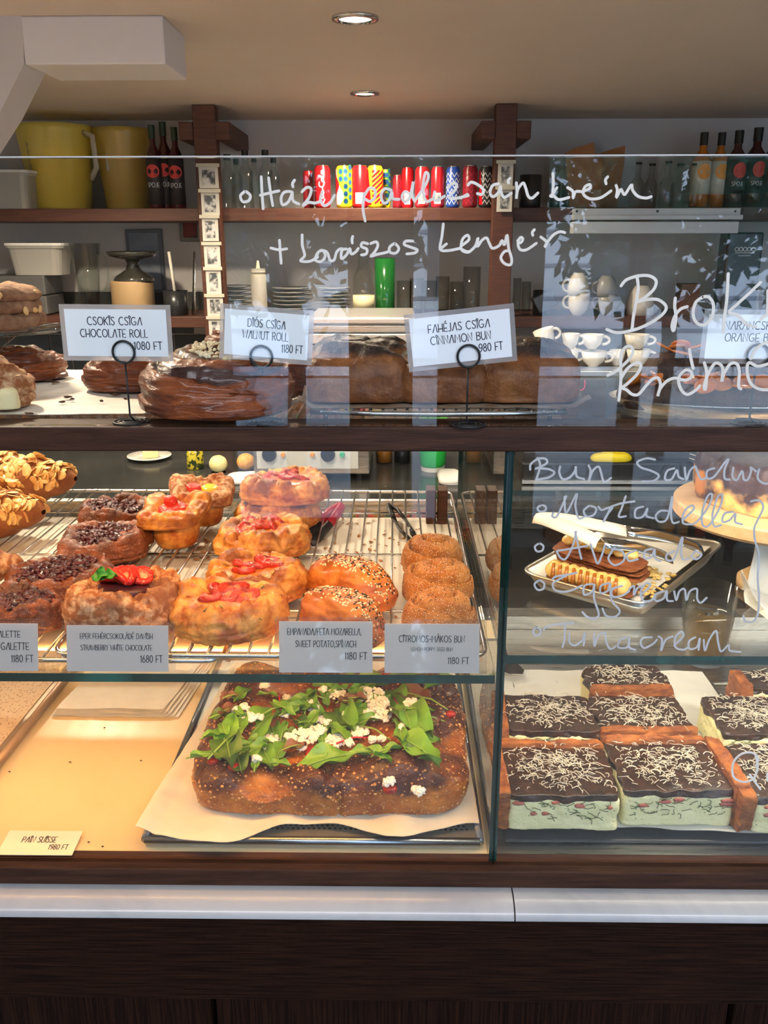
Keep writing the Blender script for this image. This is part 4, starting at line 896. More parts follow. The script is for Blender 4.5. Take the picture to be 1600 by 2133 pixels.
# wooden cake board with burnt cheesecake
cc = PZ(1640, 1092, TR+.10); zc = TR+.100
cc = PZ(1626, 1046, zc)
t = thing('cake_stand', 'round pale wooden cake stand at the right edge', 'cake stand', (cc.x, cc.y, TR))
pale = mat('pale_wood', (.66, .46, .24), (.56, .36, .17), sc=9, rough=.5, st=(1, 12, 12), bump=.1)
rc = (PZ(1626, 1046, zc)-PZ(1413, 1046, zc)).length
MB().lathe([(0, .082), (rc*.96, .082), (rc, .086), (rc, .098), (rc*.985, .100), (0, .100)], n=72).out('board', pale, t, 'auto')
MB().lathe([(.035, 0), (.035, .010), (.022, .02), (.018, .05), (.03, .082)], n=32).out('foot', pale, t, True)
K = thing('cheesecake', 'burnt round cheesecake with dark blistered top on the wooden stand', 'cake', (cc.x+.004, cc.y+.014, TR+.1003))
M['bburn'] = mat('burnt_cheesecake', (.78, .50, .14), (.46, .18, .03), sc=30, lo=.4, hi=.6, rough=.55, c3=(.038, .012, .006), c3lo=.34, c3hi=.60, bump=.5, bsc=120)
rk = rc*.80
slab('cake', M['bburn'], K, rk, rk, .050, 2, lambda X, Y, r, th: .006*sst(.7, .95, r)*(1+fbm(np.stack([np.cos(th)*6, np.sin(th)*6, th*0], -1), 3, 3)), lambda th: 1+.02*np.sin(th*19)+.01*np.sin(th*31), [(.003, 30), (.001, 150)], 9, lambda Pt, r, th, z: .22+.9*sst(.50, .85, Pt[..., 2]/.05)+.70*fbm(Pt*42, 4, 2)+.18, NT=200, NS=20, NR=30, q=.55, tp=8, bin=.96)
# crumpled baking paper hanging at right
t = thing('crumpled_paper', 'crumpled white baking paper standing at the right edge under the stand', 'paper')
def sheet3(pts, nm, seed):
    c_ = [np.array(p) for p in pts]; u = np.linspace(0, 1, 14)[:, None, None]; v = np.linspace(0, 1, 18)[None, :, None]
    G = (c_[0]*(1-u)+c_[1]*u)*(1-v)+(c_[3]*(1-u)+c_[2]*u)*v; G[..., 1] += .018*fbm(G*22, 3, seed); G[..., 0] += .006*fbm(G*30+4, 2, seed)
    V, Fc, _ = grid(G); o = mesh(nm, V, Fc, M['parch'], t); s_ = o.modifiers.new('thick', 'SOLIDIFY'); s_.thickness = .0006
yy = .13
sheet3([P(1548, 1250, yy), P(1640, 1330, yy), P(1660, 1120, yy), P(1570, 1108, yy)], 'fold', 1)
sheet3([P(1536, 1184, yy-.02), P(1604, 1292, yy-.02), P(1640, 1250, yy+.02), P(1545, 1226, yy)], 'fold', 2)
# ------------------------------------------------------------------ top shelf
# ridged clear tray and paper at left
ZS = ZT-.0018
t = thing('ribbed_tray', 'low clear ribbed tray under the paper on the top shelf', 'tray')
xr_ = P(640, 870, .05).x
o_ = None
for k in range(58):
    x = -.66+k*.0105
    if x > xr_: break
    if o_ is None: o_ = MB().box((0, .17, ZS+.0022), (.0045, .26, .0040), rz=0).out('rib', glass_mat('ribbed_plastic', (.80, .78, .74), rough=.1, tintw=.35, body=(.62, .56, .50)), t); o_.location.x = x
    else: o2 = o_.copy(); COL.objects.link(o2); o2.parent = t; o2.location.x = x
t = thing('parchment_sheet', 'white baking parchment on the top shelf under the rolls', 'paper')
pq = [PZ(-140, 868, ZS+.006), PZ(640, 858, ZS+.006)]
wrinkle_sheet('paper', mat('top_paper', (.72, .66, .58), (.80, .74, .66), sc=30, rough=.55, bump=.6, bsc=60, st=(.4, 3, 1)), t, [(-.70, pq[0].y), (pq[1].x-.0, pq[1].y), (pq[1].x-.02, .32), (-.70, .32)], ZS+.005, 70, 30, .0012, 14, 7, lambda u, v: .012*np.exp(-((u-1)/.03)**2)*(1-v))
ZQ = ZS+.0075
def roll(box, h, m, lab, sd, sp=2.2, mask=None, lift=0, name='swirl_roll', ar=.9, rz=0, amp=.006, cat='roll', nn=2.1, group=None, lam=1):
    x, y, w_ = fit(*box, ZQ, ar); t = thing(name, lab, cat, (x, y, ZQ+lift), rz, group)
    body = slab('dough', m, t, w_*.5, w_*.5*ar, h, nn, spiral(sp, amp), lambda th: 1+.04*np.sin(th*2+sd)+.02*np.sin(5*th), [(.003, 26), (.0034*lam, 30, (.35, .35, 4.6), 1), (.0014, 110), (.0010, 60, (.3, .3, 5), 1)], sd, mask or (lambda Pt, r, th, z: .35+.5*fbm(Pt*35, 3, sd)), NT=150, NS=24, NR=34, bp=2.6, tp=3, bin=.86)
    return t, body, w_
def swm(Pt, r, th, z): return np.where(r < .88, sst(.25, .75, .5+.5*np.sin((r*3.1-th/(2*np.pi))*2*np.pi+2.6))*sst(.5, .8, z), 0)*1.1+.25*fbm(Pt*40, 3, 3)+.15
t, body, w_ = roll((298, 606, 878), .048, M['glazed'], 'large walnut swirl roll with black glaze stripe and pale crumble', 91, 2.0, swm, amp=.009)
r2 = random.Random(3)
it = []
for p_, n_2 in pick(body, 520, r2, lambda p: (p[:, 0]-.012)**2+(p[:, 1]-.0)**2 < .034**2): s = r2.uniform(.0011, .0026); it.append((p_+n_2*s*.4, (s, s, s*.9), None))
blobs('crumble', M['crumble'], t, it, ICO1, wob=.5, kind='stuff', smooth=False)
roll((173, 345, 818), .031, M['glazed'], 'glazed brown swirl roll behind the chocolate roll card', 92, 2.0, ar=.7)
roll((-60, 137, 796), .027, M['glazed'], 'flat dark orange glazed bun at the left, behind the dusted one', 93, 1.6, ar=.7, name='glazed_bun', cat='bun')
t, body, w_ = roll((-110, 64, 858), .042, M['dusted'], 'dusted cream-filled bun at the left edge of the top shelf', 94, 1.2, ar=.8, name='cream_bun', cat='bun')
o = slab('cream', mat('pale_cream', (.80, .66, .36), rough=.5, bump=.5, bsc=150), t, w_*.16, w_*.12, .020, 2, disp=[(.002, 60)], NT=30, NS=6, NR=8); o.location = (w_*.33, -w_*.26, .002)
roll((575, 700, 835), .036, M['glazed'], 'glazed swirl roll behind the walnut roll card', 95, 2.0, ar=.8)
roll((418, 540, 800), .048, M['glazed'], 'glazed swirl roll at the back, showing left of the walnut roll card', 96, 2.0, ar=.8)
# batch of joined cinnamon buns on a rack
a, b = PZ(645, 842, ZS+.018), PZ(1200, 842, ZS+.018)
t = thing('cooling_rack', 'chromed wire rack under the cinnamon bun loaf on the top shelf', 'rack', ((a.x+b.x)/2-.004, a.y+.08, ZS+.012)); hx = (b.x-a.x)/2-.006
MB().tube([(-hx, -.085, 0), (-hx*.5, -.092, 0), (0, -.095, 0), (hx*.5, -.092, 0), (hx, -.085, 0), (hx, .08, 0), (-hx, .08, 0)], .0022, 8, True).out('rim', M['wire'], t, True)
o_ = None
for k in range(20):
    x = -hx+(k+.8)*2*hx/20.6
    if o_ is None: o_ = MB().tube([(0, -.090, .001), (0, 0, .001), (0, .08, .001)], .0013, 6).out('wire', M['wire'], t, True); o_.location.x = x
    else: o2 = o_.copy(); COL.objects.link(o2); o2.parent = t; o2.location.x = x
for sx in (-1, 1):
    for sy in (-.07, .07): MB().tube([(sx*hx*.9, sy, -.0115), (sx*hx*.9, sy, 0)], .002, 6).out('foot', M['wire'], t, True)
t = thing('parchment_sheet', 'greasy parchment under the cinnamon bun loaf', 'paper')
def el3(u, v): return .010*(sst(.94, 1, u)+.9*(1-sst(0, .05, u)))*np.abs(np.sin(v*9+1))
wrinkle_sheet('paper', mat('greasy_paper', (.42, .36, .30), (.24, .15, .09), sc=40, rough=.35, bump=.3), t, [(a.x-.010, a.y-.007), (b.x+.012, a.y-.005), (b.x+.012, a.y+.145), (a.x-.010, a.y+.145)], ZS+.0155, 60, 24, .0012, 40, 9, el3)
LF = thing('cinnamon_bun_loaf', 'long batch of dark glazed cinnamon buns baked together in a row', 'buns', ((a.x+b.x)/2, a.y+.070, ZS+.018))
ha = (b.x-a.x)/2; edges = [-ha, P(842, 800, a.y).x-LF.location.x, P(1008, 800, a.y).x-LF.location.x, ha]; hs = (.043, .038, .042)
for k in range(3):
    e0, e1 = edges[k], edges[k+1]; hw = (e1-e0)/2
    def top(X, Y, r, th, k=k): return .010*sst(.15, .5, (1-r))*0+.007*np.exp(-((X/hw+(.2, 0, -.1)[k])**2+(Y/.05)**2)*1.5)+.004*np.sin(Y*130+X*60)*sst(.2, .5, r)
    body = slab('bun', M['darkbun'], LF, hw+.006, .066, hs[k], 7, top, None, [(.004, 22), (.0022, 60), (.0008, 50, (1.5, .8, .6), 1)], 100+k, lambda Pt, r, th, z, k=k: .75*sst(.80, 1.05, Pt[..., 2]/hs[k])+.35*fbm(Pt*30, 3, k)+.12, NT=150, NS=26, NR=34, q=.5, tp=6, bin=.95); body.location.x = (e0+e1)/2
    o = slab('caramel_top', M['darkbun'], LF, hw*.80, .050, .014, 2.6, spiral(1.6, .004), lambda th: 1+.05*np.sin(3*th+1), [(.003, 40), (.0012, 120)], 110+k, lambda Pt, r, th, z: .8+.2*fbm(Pt*50, 3, 1), NT=90, NS=12, NR=24); o.location = ((e0+e1)/2+(-.01, 0, .01)[k], .006, hs[k]-.009)
# cake stand and chocolate almond cake at the left
zs_ = ZS+.064; cc = PZ(-20, 686, zs_)
t = thing('glass_cake_stand', 'scalloped glass cake stand at the left edge of the top shelf', 'cake stand', (cc.x, cc.y, ZS))
rc = (PZ(130, 690, zs_)-PZ(-20, 690, zs_)).length
MB().lathe([(.045, 0), (.042, .004), (.012, .012), (.010, .045), (.03, .058), (rc*.6, .060), (rc, .062), (rc, .066), (rc*.6, .0635), (0, .0635)], n=72, wob=lambda q, z: 1+(.012*math.sin(q*24) if z > .059 else 0)).out('stand', M['ware'], t, True)
K = thing('almond_cake', 'cracked brown chocolate almond cake on the glass stand', 'cake', (cc.x-.006, cc.y+.004, ZS+.067))
rk = rc*.80
for k in range(3):
    o = slab('cake_layer', mat('cracked_cake', (.20, .085, .040), (.40, .22, .12), sc=45, lo=.45, hi=.7, rough=.8, bump=1.4, bsc=160) if k == 0 else bpy.data.materials['cracked_cake'], K, rk*(1, .96, .98)[k], rk*(1, .96, .98)[k], (.020, .018, .016)[k], 2, None, lambda th: 1+.03*np.sin(5*th+k), [(.0045, 40), (.0018, 130)], 120+k, NT=120, NS=14, NR=14); o.location.z = (0, .015, .028)[k]
it = []
for k in range(16): q = r2.uniform(-2.4, .6); it.append(((rk*.96*math.cos(q), rk*.96*math.sin(q), r2.choice((.018, .036, .034))), (.005, .003, .0028), frame(Vector((math.cos(q), math.sin(q), 0)), r2.uniform(0, 3))))
blobs('almonds', mat('blanched_almond', (.72, .42, .16), rough=.5), K, it, ICO2)
# small crumbs
it = []
for px, py, s in ((240, 822, .004), (140, 828, .003), (150, 832, .002), (100, 793, .004), (115, 797, .004), (262, 832, .0015), (212, 836, .0015), (130, 838, .002), (60, 862, .003), (300, 806, .001), (205, 815, .001)):
    q_ = PZ(px, py, ZQ); it.append(((q_.x, q_.y, ZQ+.0006), (s*1.6, s, .0012), None))
o = blobs('crumbs', mat('burnt_crumb', (.08, .03, .015), rough=.7), None, it, ICO1, wob=.5, kind='stuff'); tag(o, 'burnt crumbs scattered on the parchment of the top shelf', 'crumbs')
# orange brownie on a tray at right
zt_ = ZS
cs = [PZ(1262, 815, zt_+.012), PZ(1420, 866, zt_+.012), PZ(1760, 866, zt_+.012), PZ(1700, 815, zt_+.012)]
a, b = cs[0], cs[1]
t = thing('oval_platter', 'low metal platter under the orange brownies at the right', 'platter')
cx, cy = PZ(1560, 840, zt_+.012).x, PZ(1560, 836, zt_+.012).y
ra = cx-PZ(1264, 820, zt_+.012).x
MB().lathe([(ra*.86, .0005), (ra, .012), (ra*1.005, .013), (ra*.99, .013), (ra*.85, .002), (0, .002)], (cx, cy+.028, ZS), 64, 1, .55).out('platter', M['steel'], t, True)
orn = mat('candied_orange', (.78, .25, .03), (.62, .14, .02), sc=60, rough=.25, coat=.6); bro = mat('brownie', (.035, .015, .010), (.08, .035, .02), sc=60, rough=.55, bump=1.2, bsc=200)
for k, (px, py, w_, hh, dz) in enumerate(((1410, 858, .075, .022, 0), (1560, 862, .08, .022, 0), (1450, 826, .075, .042, .0), (1590, 826, .07, .040, 0))):
    q_ = PZ(px, py, ZS+.003); t = thing('orange_brownie', ('low orange brownie in front left on the platter', 'low orange brownie front right, partly cut off', 'taller orange brownie behind, under the orange card', 'taller orange brownie at the back right, partly cut off')[k], 'cake', (q_.x, q_.y+.028, ZS+.0035), .05*k, 'orange brownies')
    body = slab('brownie', bro, t, w_*.62, .026, hh, 6, None, None, [(.003, 50)], 130+k, NT=90, NS=12, NR=16)
    r3 = random.Random(k)
    for j in range(9):
        q2 = r3.uniform(0, 6.28); o = MB().lathe([(0, 0), (.009, 0), (.0105, .0012), (.009, .0022), (0, .0022)], n=18).out('orange_slice', orn, t, True); o.location = (r3.uniform(-w_*.55, w_*.55), r3.uniform(-.022, .018), hh+r3.uniform(0, .004)); o.rotation_euler = (r3.uniform(-.6, .8), r3.uniform(-.5, .5), q2)
# ------------------------------------------------------------------ lettering
def smooth(pts, k=5, closed=False):
    if len(pts) < 3: return [Vector(p) for p in pts]
    p = [Vector(q) for q in pts]; o = []; n = len(p)
    for i in range(n-1):
        a, b, c, d = p[max(0, i-1)], p[i], p[i+1], p[min(n-1, i+2)]
        for j in range(k):
            t = j/k; o.append(.5*((2*b)+(c-a)*t+(2*a-5*b+4*c-d)*t*t+(3*b-a-3*c+d)*t**3))
    return o+[p[-1]]
RB = [0]
def ribbon(mb, pts, w, y, th=.0004, taper=False):
    """flat stroke in the x-z plane at depth y (towards -y); pts are 2D"""
    N = len(pts); V = []; Fc = []
    RB[0] = (RB[0]+1) % 60; y_ = y; y = y-RB[0]*2e-6
    for i, p in enumerate(pts):
        y -= 1.5e-6
        a = pts[max(0, i-1)]; b = pts[min(N-1, i+1)]; t = (b-a)
        t = t.normalized() if t.length > 1e-9 else Vector((1, 0)); q = Vector((-t.y, t.x))*w/2
        V += [(p.x+q.x, y-th, p.y+q.y), (p.x-q.x, y-th, p.y-q.y), (p.x+q.x, y, p.y+q.y), (p.x-q.x, y, p.y-q.y)]
    for i in range(N-1):
        j = i*4; Fc += [(j, j+1, j+5, j+4), (j+2, j+6, j+7, j+3), (j, j+4, j+6, j+2), (j+1, j+3, j+7, j+5)]
    for e in (0, N-1):
        c = pts[e]; n = 8; ring = [(c.x+w/2*math.cos(6.2832*k/n), y-th*.99, c.y+w/2*math.sin(6.2832*k/n)) for k in range(n)]
        b0 = len(V); V += ring; Fc.append(tuple(range(b0, b0+n)))
    mb.add(V, Fc)
M['chalk'] = mat('white_marker', (.74, .69, .62), (.82, .77, .70), sc=60, rough=.8)
M['chalk2'] = mat('grey_marker', (.48, .48, .49), (.55, .55, .56), sc=60, rough=.8)
def hand(parent, lab, m, ox, oy, sc, strokes, w=.0022, Y=-.0022):
    mb = MB()
    for s in strokes.strip().split(';'):
        pts = [tuple(map(float, p.split(','))) for p in s.split()]
        q = [P(ox+x/sc, oy+y/sc, Y) for x, y in pts]; ribbon(mb, smooth([(v.x, v.z) for v in q], 6), w, Y)
    o = mb.out('handwriting', m, parent, fix=False); o['label'] = lab; return o
A1 = (480, 330, 3.077); A2 = (960, 330, 3.636)
hand(PANE_UP, 'white handwritten line reading Hazi', M['chalk'], *A1, '90,213 65,240 80,277 118,270 128,238 102,213;198,118 203,220 210,322;245,125 258,220 272,302;192,236 250,222 312,208;385,212 345,217 325,255 335,297 370,280 392,235 397,215 402,270 440,292;412,140 398,162 402,182;458,215 490,186 518,197 505,250 465,303 500,282 540,286 572,278;590,212 578,262 600,303 640,282 668,236')
hand(PANE_UP, 'white handwritten word reading padliz', M['chalk'], *A1, '858,225 850,320 864,402;862,232 892,190 925,202 925,250 895,276 868,262;1030,203 988,195 965,240 985,287 1020,262 1035,215 1042,257 1082,262;1150,228 1120,213 1100,245 1117,277 1150,252 1172,150 1165,230 1182,275;1182,272 1250,170 1270,110 1250,93 1235,170 1240,240 1260,276 1292,262;1310,215 1303,257 1325,270 1372,242;1395,190 1420,160 1450,166 1440,202 1400,248 1440,257 1525,238')
hand(PANE_UP, 'white handwritten word ending san', M['chalk'], *A2, '0,300 50,272;55,202 80,180 130,200 172,240 160,272 125,266;285,192 240,206 222,260 245,290 285,257 300,210 305,257 330,295 382,264;372,150 358,168 362,186;420,185 425,250 420,306 430,240 470,186 490,222 510,285 540,300 584,262')
hand(PANE_UP, 'white handwritten word reading krem', M['chalk'], *A2, '697,115 700,200 692,290;728,222 700,262 678,288 700,282 742,312 818,296;808,220 848,250 850,300 870,252 925,254;925,252 978,224 975,198 938,218 928,270 980,306 1060,297 1137,246;1112,140 1095,162 1100,192;1175,205 1185,240 1178,296 1210,236 1228,262 1245,270 1292,200 1300,240 1340,286 1400,300 1440,290')
hand(PANE_UP, 'white handwritten words reading kovaszos', M['chalk'], *A1, '315,525 320,600 326,672;260,574 310,585 362,579;460,490 462,560 476,622 450,656 510,659 560,632;560,612 545,650 580,661 608,627 592,590 562,603 545,640;590,590 620,602 640,652 665,650 680,602 702,580 720,580;745,580 715,590 712,642 745,617 765,577 775,612 802,600 820,577;785,500 779,520 782,542;880,547 847,540 840,565 875,582 870,612 840,618;900,545 935,535 945,560 925,600 900,627 940,615 1000,602 1020,590;1050,545 1020,570 1025,602 1060,606 1080,577 1060,548;1170,530 1125,530 1115,552 1160,570 1198,586 1180,606 1130,612')
hand(PANE_UP, 'white handwritten word reading kenyer', M['chalk'], *A1, '1365,420 1356,500 1345,582 1400,590 1475,575;1385,548 1345,580;1480,560 1528,522 1520,492 1487,520 1480,582 1520,602 1548,585')
hand(PANE_UP, 'white handwritten word ending nyer', M['chalk'], *A2, '10,690 60,706 110,662 130,602 125,667 160,620 195,602 215,642 240,680 290,660 312,622 330,655 350,580 362,680 385,760 375,805 330,795 303,752 328,707 352,700;430,622 450,640 470,612 452,598 432,640 450,690 500,690 572,642;557,540 541,560 545,582;605,595 640,622 650,642 635,672 650,642 700,580 750,555 787,562')
B1 = (1240, 560, 4.444)
hand(PANE_UP, 'large white handwritten word reading Brok', M['chalk'], *B1, '238,157 290,100 400,65 500,65 562,110 540,190 450,270 380,310;388,85 397,180 375,320 352,450 340,560;380,310 470,285 580,285 652,342 640,400 560,470 450,530 330,572 200,590 105,560;740,270 735,350 747,450 725,572 710,520 740,430 790,372 850,350;1000,258 930,310 905,420 940,500 1010,517 1080,440 1092,330 1050,262 998,258;1230,45 1225,150 1215,300 1195,450 1185,592;1530,125 1430,220 1320,320 1240,400 1320,430 1400,510 1482,535;1597,200 1592,400 1560,440 1530,470', .0025)
hand(PANE_UP, 'large white handwritten word reading kreme', M['chalk'], *B1, '115,985 200,940 290,860 347,780 330,720 280,725 240,790 235,920 235,1050 217,1217;240,1010 300,920 380,870 422,890 390,970 300,1060 250,1100 290,1120 340,1160 400,1160 470,1080 530,1020 580,1010 602,1070 587,1140 577,1177 600,1110 660,1040 740,1010 830,1030 887,1000 885,950 830,938 770,1010 790,1110 850,1162 930,1120 967,1080;870,745 885,830 905,922;1008,868 1030,960 1020,1112 1008,1080 1040,980 1100,880 1150,880 1180,930 1170,1042 1190,970 1250,880 1310,880 1332,950 1325,1080 1347,1112;1600,880 1500,900 1420,868 1405,960 1440,1062 1520,1112 1620,1120;1440,830 1490,740 1560,690 1620,676', .0025)
C1 = (1020, 930, 2.7586)
hand(PANE_R, 'grey handwritten heading reading Bun Sandwich', M['chalk2'], *C1, '233,132 237,100 280,70 320,70 330,92 300,112 265,127;275,65 290,110 268,190;282,125 340,130 372,150 340,177 273,190;405,115 400,150 420,187 460,177 490,140 495,115 500,170 542,187;568,108 580,140 570,197 592,140 625,115 640,150 657,203 697,180;950,75 900,68 848,90 870,120 930,140 972,167 940,197 878,200;1060,125 1020,140 1008,187 1045,187 1075,135 1085,172 1112,187;1120,120 1130,192 1150,140 1180,115 1195,150 1215,187 1242,180;1290,125 1250,140 1250,182 1290,172 1350,92 1372,75 1350,130 1350,182 1380,190;1400,120 1395,172 1420,192 1450,140 1460,187 1482,190 1502,142 1500,120 1530,142;1548,130 1540,182 1580,212 1640,205', .0019)
hand(PANE_R, 'grey handwritten word reading Mortadella', M['chalk2'], *C1, '300,335 275,352 288,373 318,368 322,345 300,335 ;440,285 420,332 385,402 360,402 366,380;430,288 440,382 500,270 492,342 512,412 550,400;570,340 540,370 560,402 600,390 612,355 578,340;625,345 645,365 690,352 655,432 668,402 705,352;782,285 760,350 742,402 782,400;695,346 760,325 832,315;882,345 840,360 838,407 880,402 907,355 900,397 942,412;1020,370 980,370 953,402 975,432 1020,412 1050,285 1042,382 1052,437 1087,432;1110,422 1172,360 1160,338 1120,370 1108,432 1140,447 1190,432 1260,340 1277,275 1250,288 1220,382 1225,452 1262,450 1322,350 1337,280 1310,288 1280,392 1290,457 1330,450;1400,375 1350,385 1338,432 1380,422 1412,385 1410,432 1450,447;1500,315 1547,310 1572,350 1540,422 1520,472 1525,542 1547,622 1540,750 1547,862 1540,962 1510,1006 1468,1002 1458,972', .0018)
hand(PANE_R, 'grey handwritten word reading Avocado', M['chalk2'], *C1, '285,555 260,575 272,602 302,597 308,570 285,555;497,488 480,562 440,642 408,640 385,602;492,490 512,582 527,645;385,600 450,590 565,570;580,560 600,622 622,672 652,602 662,565;718,580 682,642 720,682 772,652 762,602 702,588;840,598 790,620 800,657 852,647;932,588 893,600 890,642 930,632 947,590 952,642 982,657;1062,600 1018,620 1020,652 1060,642 1107,520 1100,602 1110,647 1142,642;1182,600 1158,632 1190,647 1217,620 1187,600', .0018)
hand(PANE_R, 'grey handwritten word reading Eggcream', M['chalk2'], *C1, '287,767 258,790 275,822 308,817 313,785 287,767;500,725 450,735 378,748 362,765;452,735 382,772 362,792 380,827 450,832 532,797;592,790 545,800 543,852 590,832 602,790 600,872 627,962 600,987 560,977 533,950;682,785 640,800 638,842 680,827 692,785 700,882 747,942 720,977 670,972 648,930;762,800 705,820 708,862 760,857 802,830;800,820 830,800 828,852 850,812 882,800;868,852 922,800 900,783 868,830 880,882 920,887 952,860;1002,830 950,852 958,887 1000,872 1017,830 1020,882 1052,887;1060,830 1072,882 1090,832 1120,820 1130,882 1150,832 1190,818 1192,872 1212,897 1247,868', .0018)
hand(PANE_R, 'grey handwritten word reading Tunacream', M['chalk2'], *C1, '270,1037 250,1057 262,1084 288,1079 292,1052 270,1037;310,1052 330,1032 400,1020 482,1013;432,1020 430,1102 418,1152;460,1065 458,1122 490,1142 530,1112 547,1070 540,1142;600,1075 602,1147 622,1090 660,1070 670,1122 692,1162 722,1150;792,1095 750,1110 738,1152 790,1152 802,1100 802,1152 837,1167;932,1095 880,1100 868,1132 890,1157 940,1132 962,1108;970,1090 990,1110 985,1172 1010,1112 1052,1090;1060,1142 1112,1090 1100,1063 1065,1100 1068,1152 1110,1167 1142,1152;1182,1095 1145,1120 1148,1162 1190,1152 1207,1100 1200,1167;1230,1110 1237,1172 1260,1112 1300,1058 1312,1122 1330,1177 1372,1140 1380,1172 1442,1180', .0018)
hand(PANE_R, 'grey handwritten letter Q at the right edge', M['chalk'], 1000, 1350, 2.667, '1532,652 1545,610 1510,580 1450,588 1405,640 1408,712 1460,742 1520,722 1542,652 1530,600;1498,700 1527,742 1557,782;1620,660 1598,700 1596,735', .0021)
# printed capitals drawn as strokes: unit height 1
def el_(cx, cy, rx, ry, a0=0, a1=360, n=14): return [(cx+rx*math.cos(R(a0+(a1-a0)*k/n)), cy+ry*math.sin(R(a0+(a1-a0)*k/n))) for k in range(n+1)]
GL = {
 'A': (.60, [[(0, 0), (.34, 1), (.40, 1), (.56, 0)]]), 'B': (.5, [[(0, 0), (0, 1), (.28, 1), (.42, .86), (.40, .66), (.24, .55), (0, .55)], [(.24, .55), (.46, .42), (.46, .14), (.28, 0), (0, 0)]]),
 'C': (.62, [el_(.34, .5, .34, .5, 55, 305)]), 'D': (.6, [[(0, 0), (0, 1), (.2, 1)], [(0, 0), (.2, 0)], el_(.2, .5, .36, .5, 90, -90)]),
 'E': (.46, [[(.42, 1), (0, 1), (0, 0), (.42, 0)], [(0, .42), (.36, .42)]]), 'F': (.44, [[(.42, 1), (0, 1), (0, 0)], [(0, .45), (.34, .45)]]),
 'G': (.66, [el_(.34, .5, .34, .5, 55, 320), [(.60, .18), (.60, .42), (.38, .42)]]), 'H': (.56, [[(0, 0), (0, 1)], [(.52, 0), (.52, 1)], [(0, .38), (.52, .38)]]),
 'I': (.12, [[(.06, 0), (.06, .80)], el_(.06, 1.02, .12, .15)]), 'J': (.34, [[(.28, 1), (.28, .15), (.18, 0), (.02, 0)]]),
 'K': (.5, [[(0, 0), (0, 1)], [(.44, 1), (0, .42)], [(.10, .52), (.46, 0)]]), 'L': (.42, [[(0, 1), (0, 0), (.40, 0)]]),
 'M': (.72, [[(0, 0), (.06, 1), (.34, .35), (.62, 1), (.68, 0)]]), 'N': (.58, [[(0, 0), (0, 1), (.52, 0), (.52, 1)]]),
 'O': (.72, [el_(.35, .5, .35, .5)]), 'P': (.48, [[(0, 0), (0, 1), (.26, 1), (.44, .84), (.44, .58), (.26, .42), (0, .42)]]),
 'R': (.5, [[(0, 0), (0, 1), (.26, 1), (.44, .84), (.42, .62), (.26, .48), (0, .48)], [(.20, .48), (.48, 0)]]),
 'S': (.46, [[(.42, .90), (.28, 1), (.10, .96), (.03, .80), (.10, .62), (.34, .42), (.43, .24), (.34, .04), (.16, 0), (0, .12)]]),
 'T': (.52, [[(0, 1), (.50, 1)], [(.25, 1), (.25, 0)]]), 'U': (.54, [[(0, 1), (0, .22), (.12, .02), (.25, 0), (.38, .02), (.50, .22), (.50, 1)]]),
 'W': (.78, [[(0, 1), (.16, 0), (.38, .78), (.58, 0), (.76, 1)]]), 'Y': (.5, [[(0, 1), (.24, .5), (.48, 1)], [(.24, .5), (.24, 0)]]), 'Z': (.5, [[(0, 1), (.46, 1), (0, 0), (.46, 0)]]),
 '0': (.52, [el_(.25, .5, .24, .5)]), '1': (.20, [[(0, .82), (.12, 1), (.12, 0)]]), '4': (.5, [[(.36, 0), (.36, 1), (0, .3), (.48, .3)]]),
 '6': (.5, [el_(.24, .28, .23, .28), [(.02, .30), (.10, .70), (.34, 1)]]), '8': (.5, [el_(.24, .26, .23, .26), el_(.24, .76, .18, .24)]), '9': (.5, [el_(.24, .72, .22, .28), [(.46, .70), (.44, .3), (.22, 0)]]),
 ',': (.14, [[(.08, .10), (.04, -.14)]]), '.': (.12, [[(.05, 0), (.05, .05)]]), '-': (.34, [[(.04, .42), (.30, .42)]]), '/': (.4, [[(0, -.1), (.36, 1.05)]]), ' ': (.30, [])}
for b_, acc in (('A', 'Á'), ('E', 'É'), ('O', 'Ó')): w_, st_ = GL[b_]; GL[acc] = (w_, st_+[[(w_*.42, 1.12), (w_*.62, 1.32)]])
M['ink'] = mat('ink', (.012, .012, .03), rough=.6)
M['ink']['x'] = 1
def text_w(s, tr=.14): return sum(GL[c][0]+tr for c in s)-tr
def write(mb, s, h, x, z, y, w=None, fit_w=None, align='c'):
    W = text_w(s)*h; sx = 1 if not fit_w else fit_w/W
    x0 = x-(W*sx/2 if align == 'c' else (W*sx if align == 'r' else 0))
    for c in s:
        gw, st = GL[c]
        for p in st: ribbon(mb, [Vector((x0+q[0]*h*sx, z+q[1]*h)) for q in p], w or h*.11, y, .00015)
        x0 += (gw+.14)*h*sx
M['card'] = mat('card_paper', (.88, .88, .92), rough=.5, coat=.3)
M['sleeve_rim'] = glass_mat('sleeve_rim', (.9, .9, .92), rough=.08, tintw=.38, body=(.62, .63, .68))
M['sleeve'] = glass_mat('clear_sleeve', (.985, .985, .985), rough=.03, ior=1.5, tintw=.03, body=(.7, .7, .72))
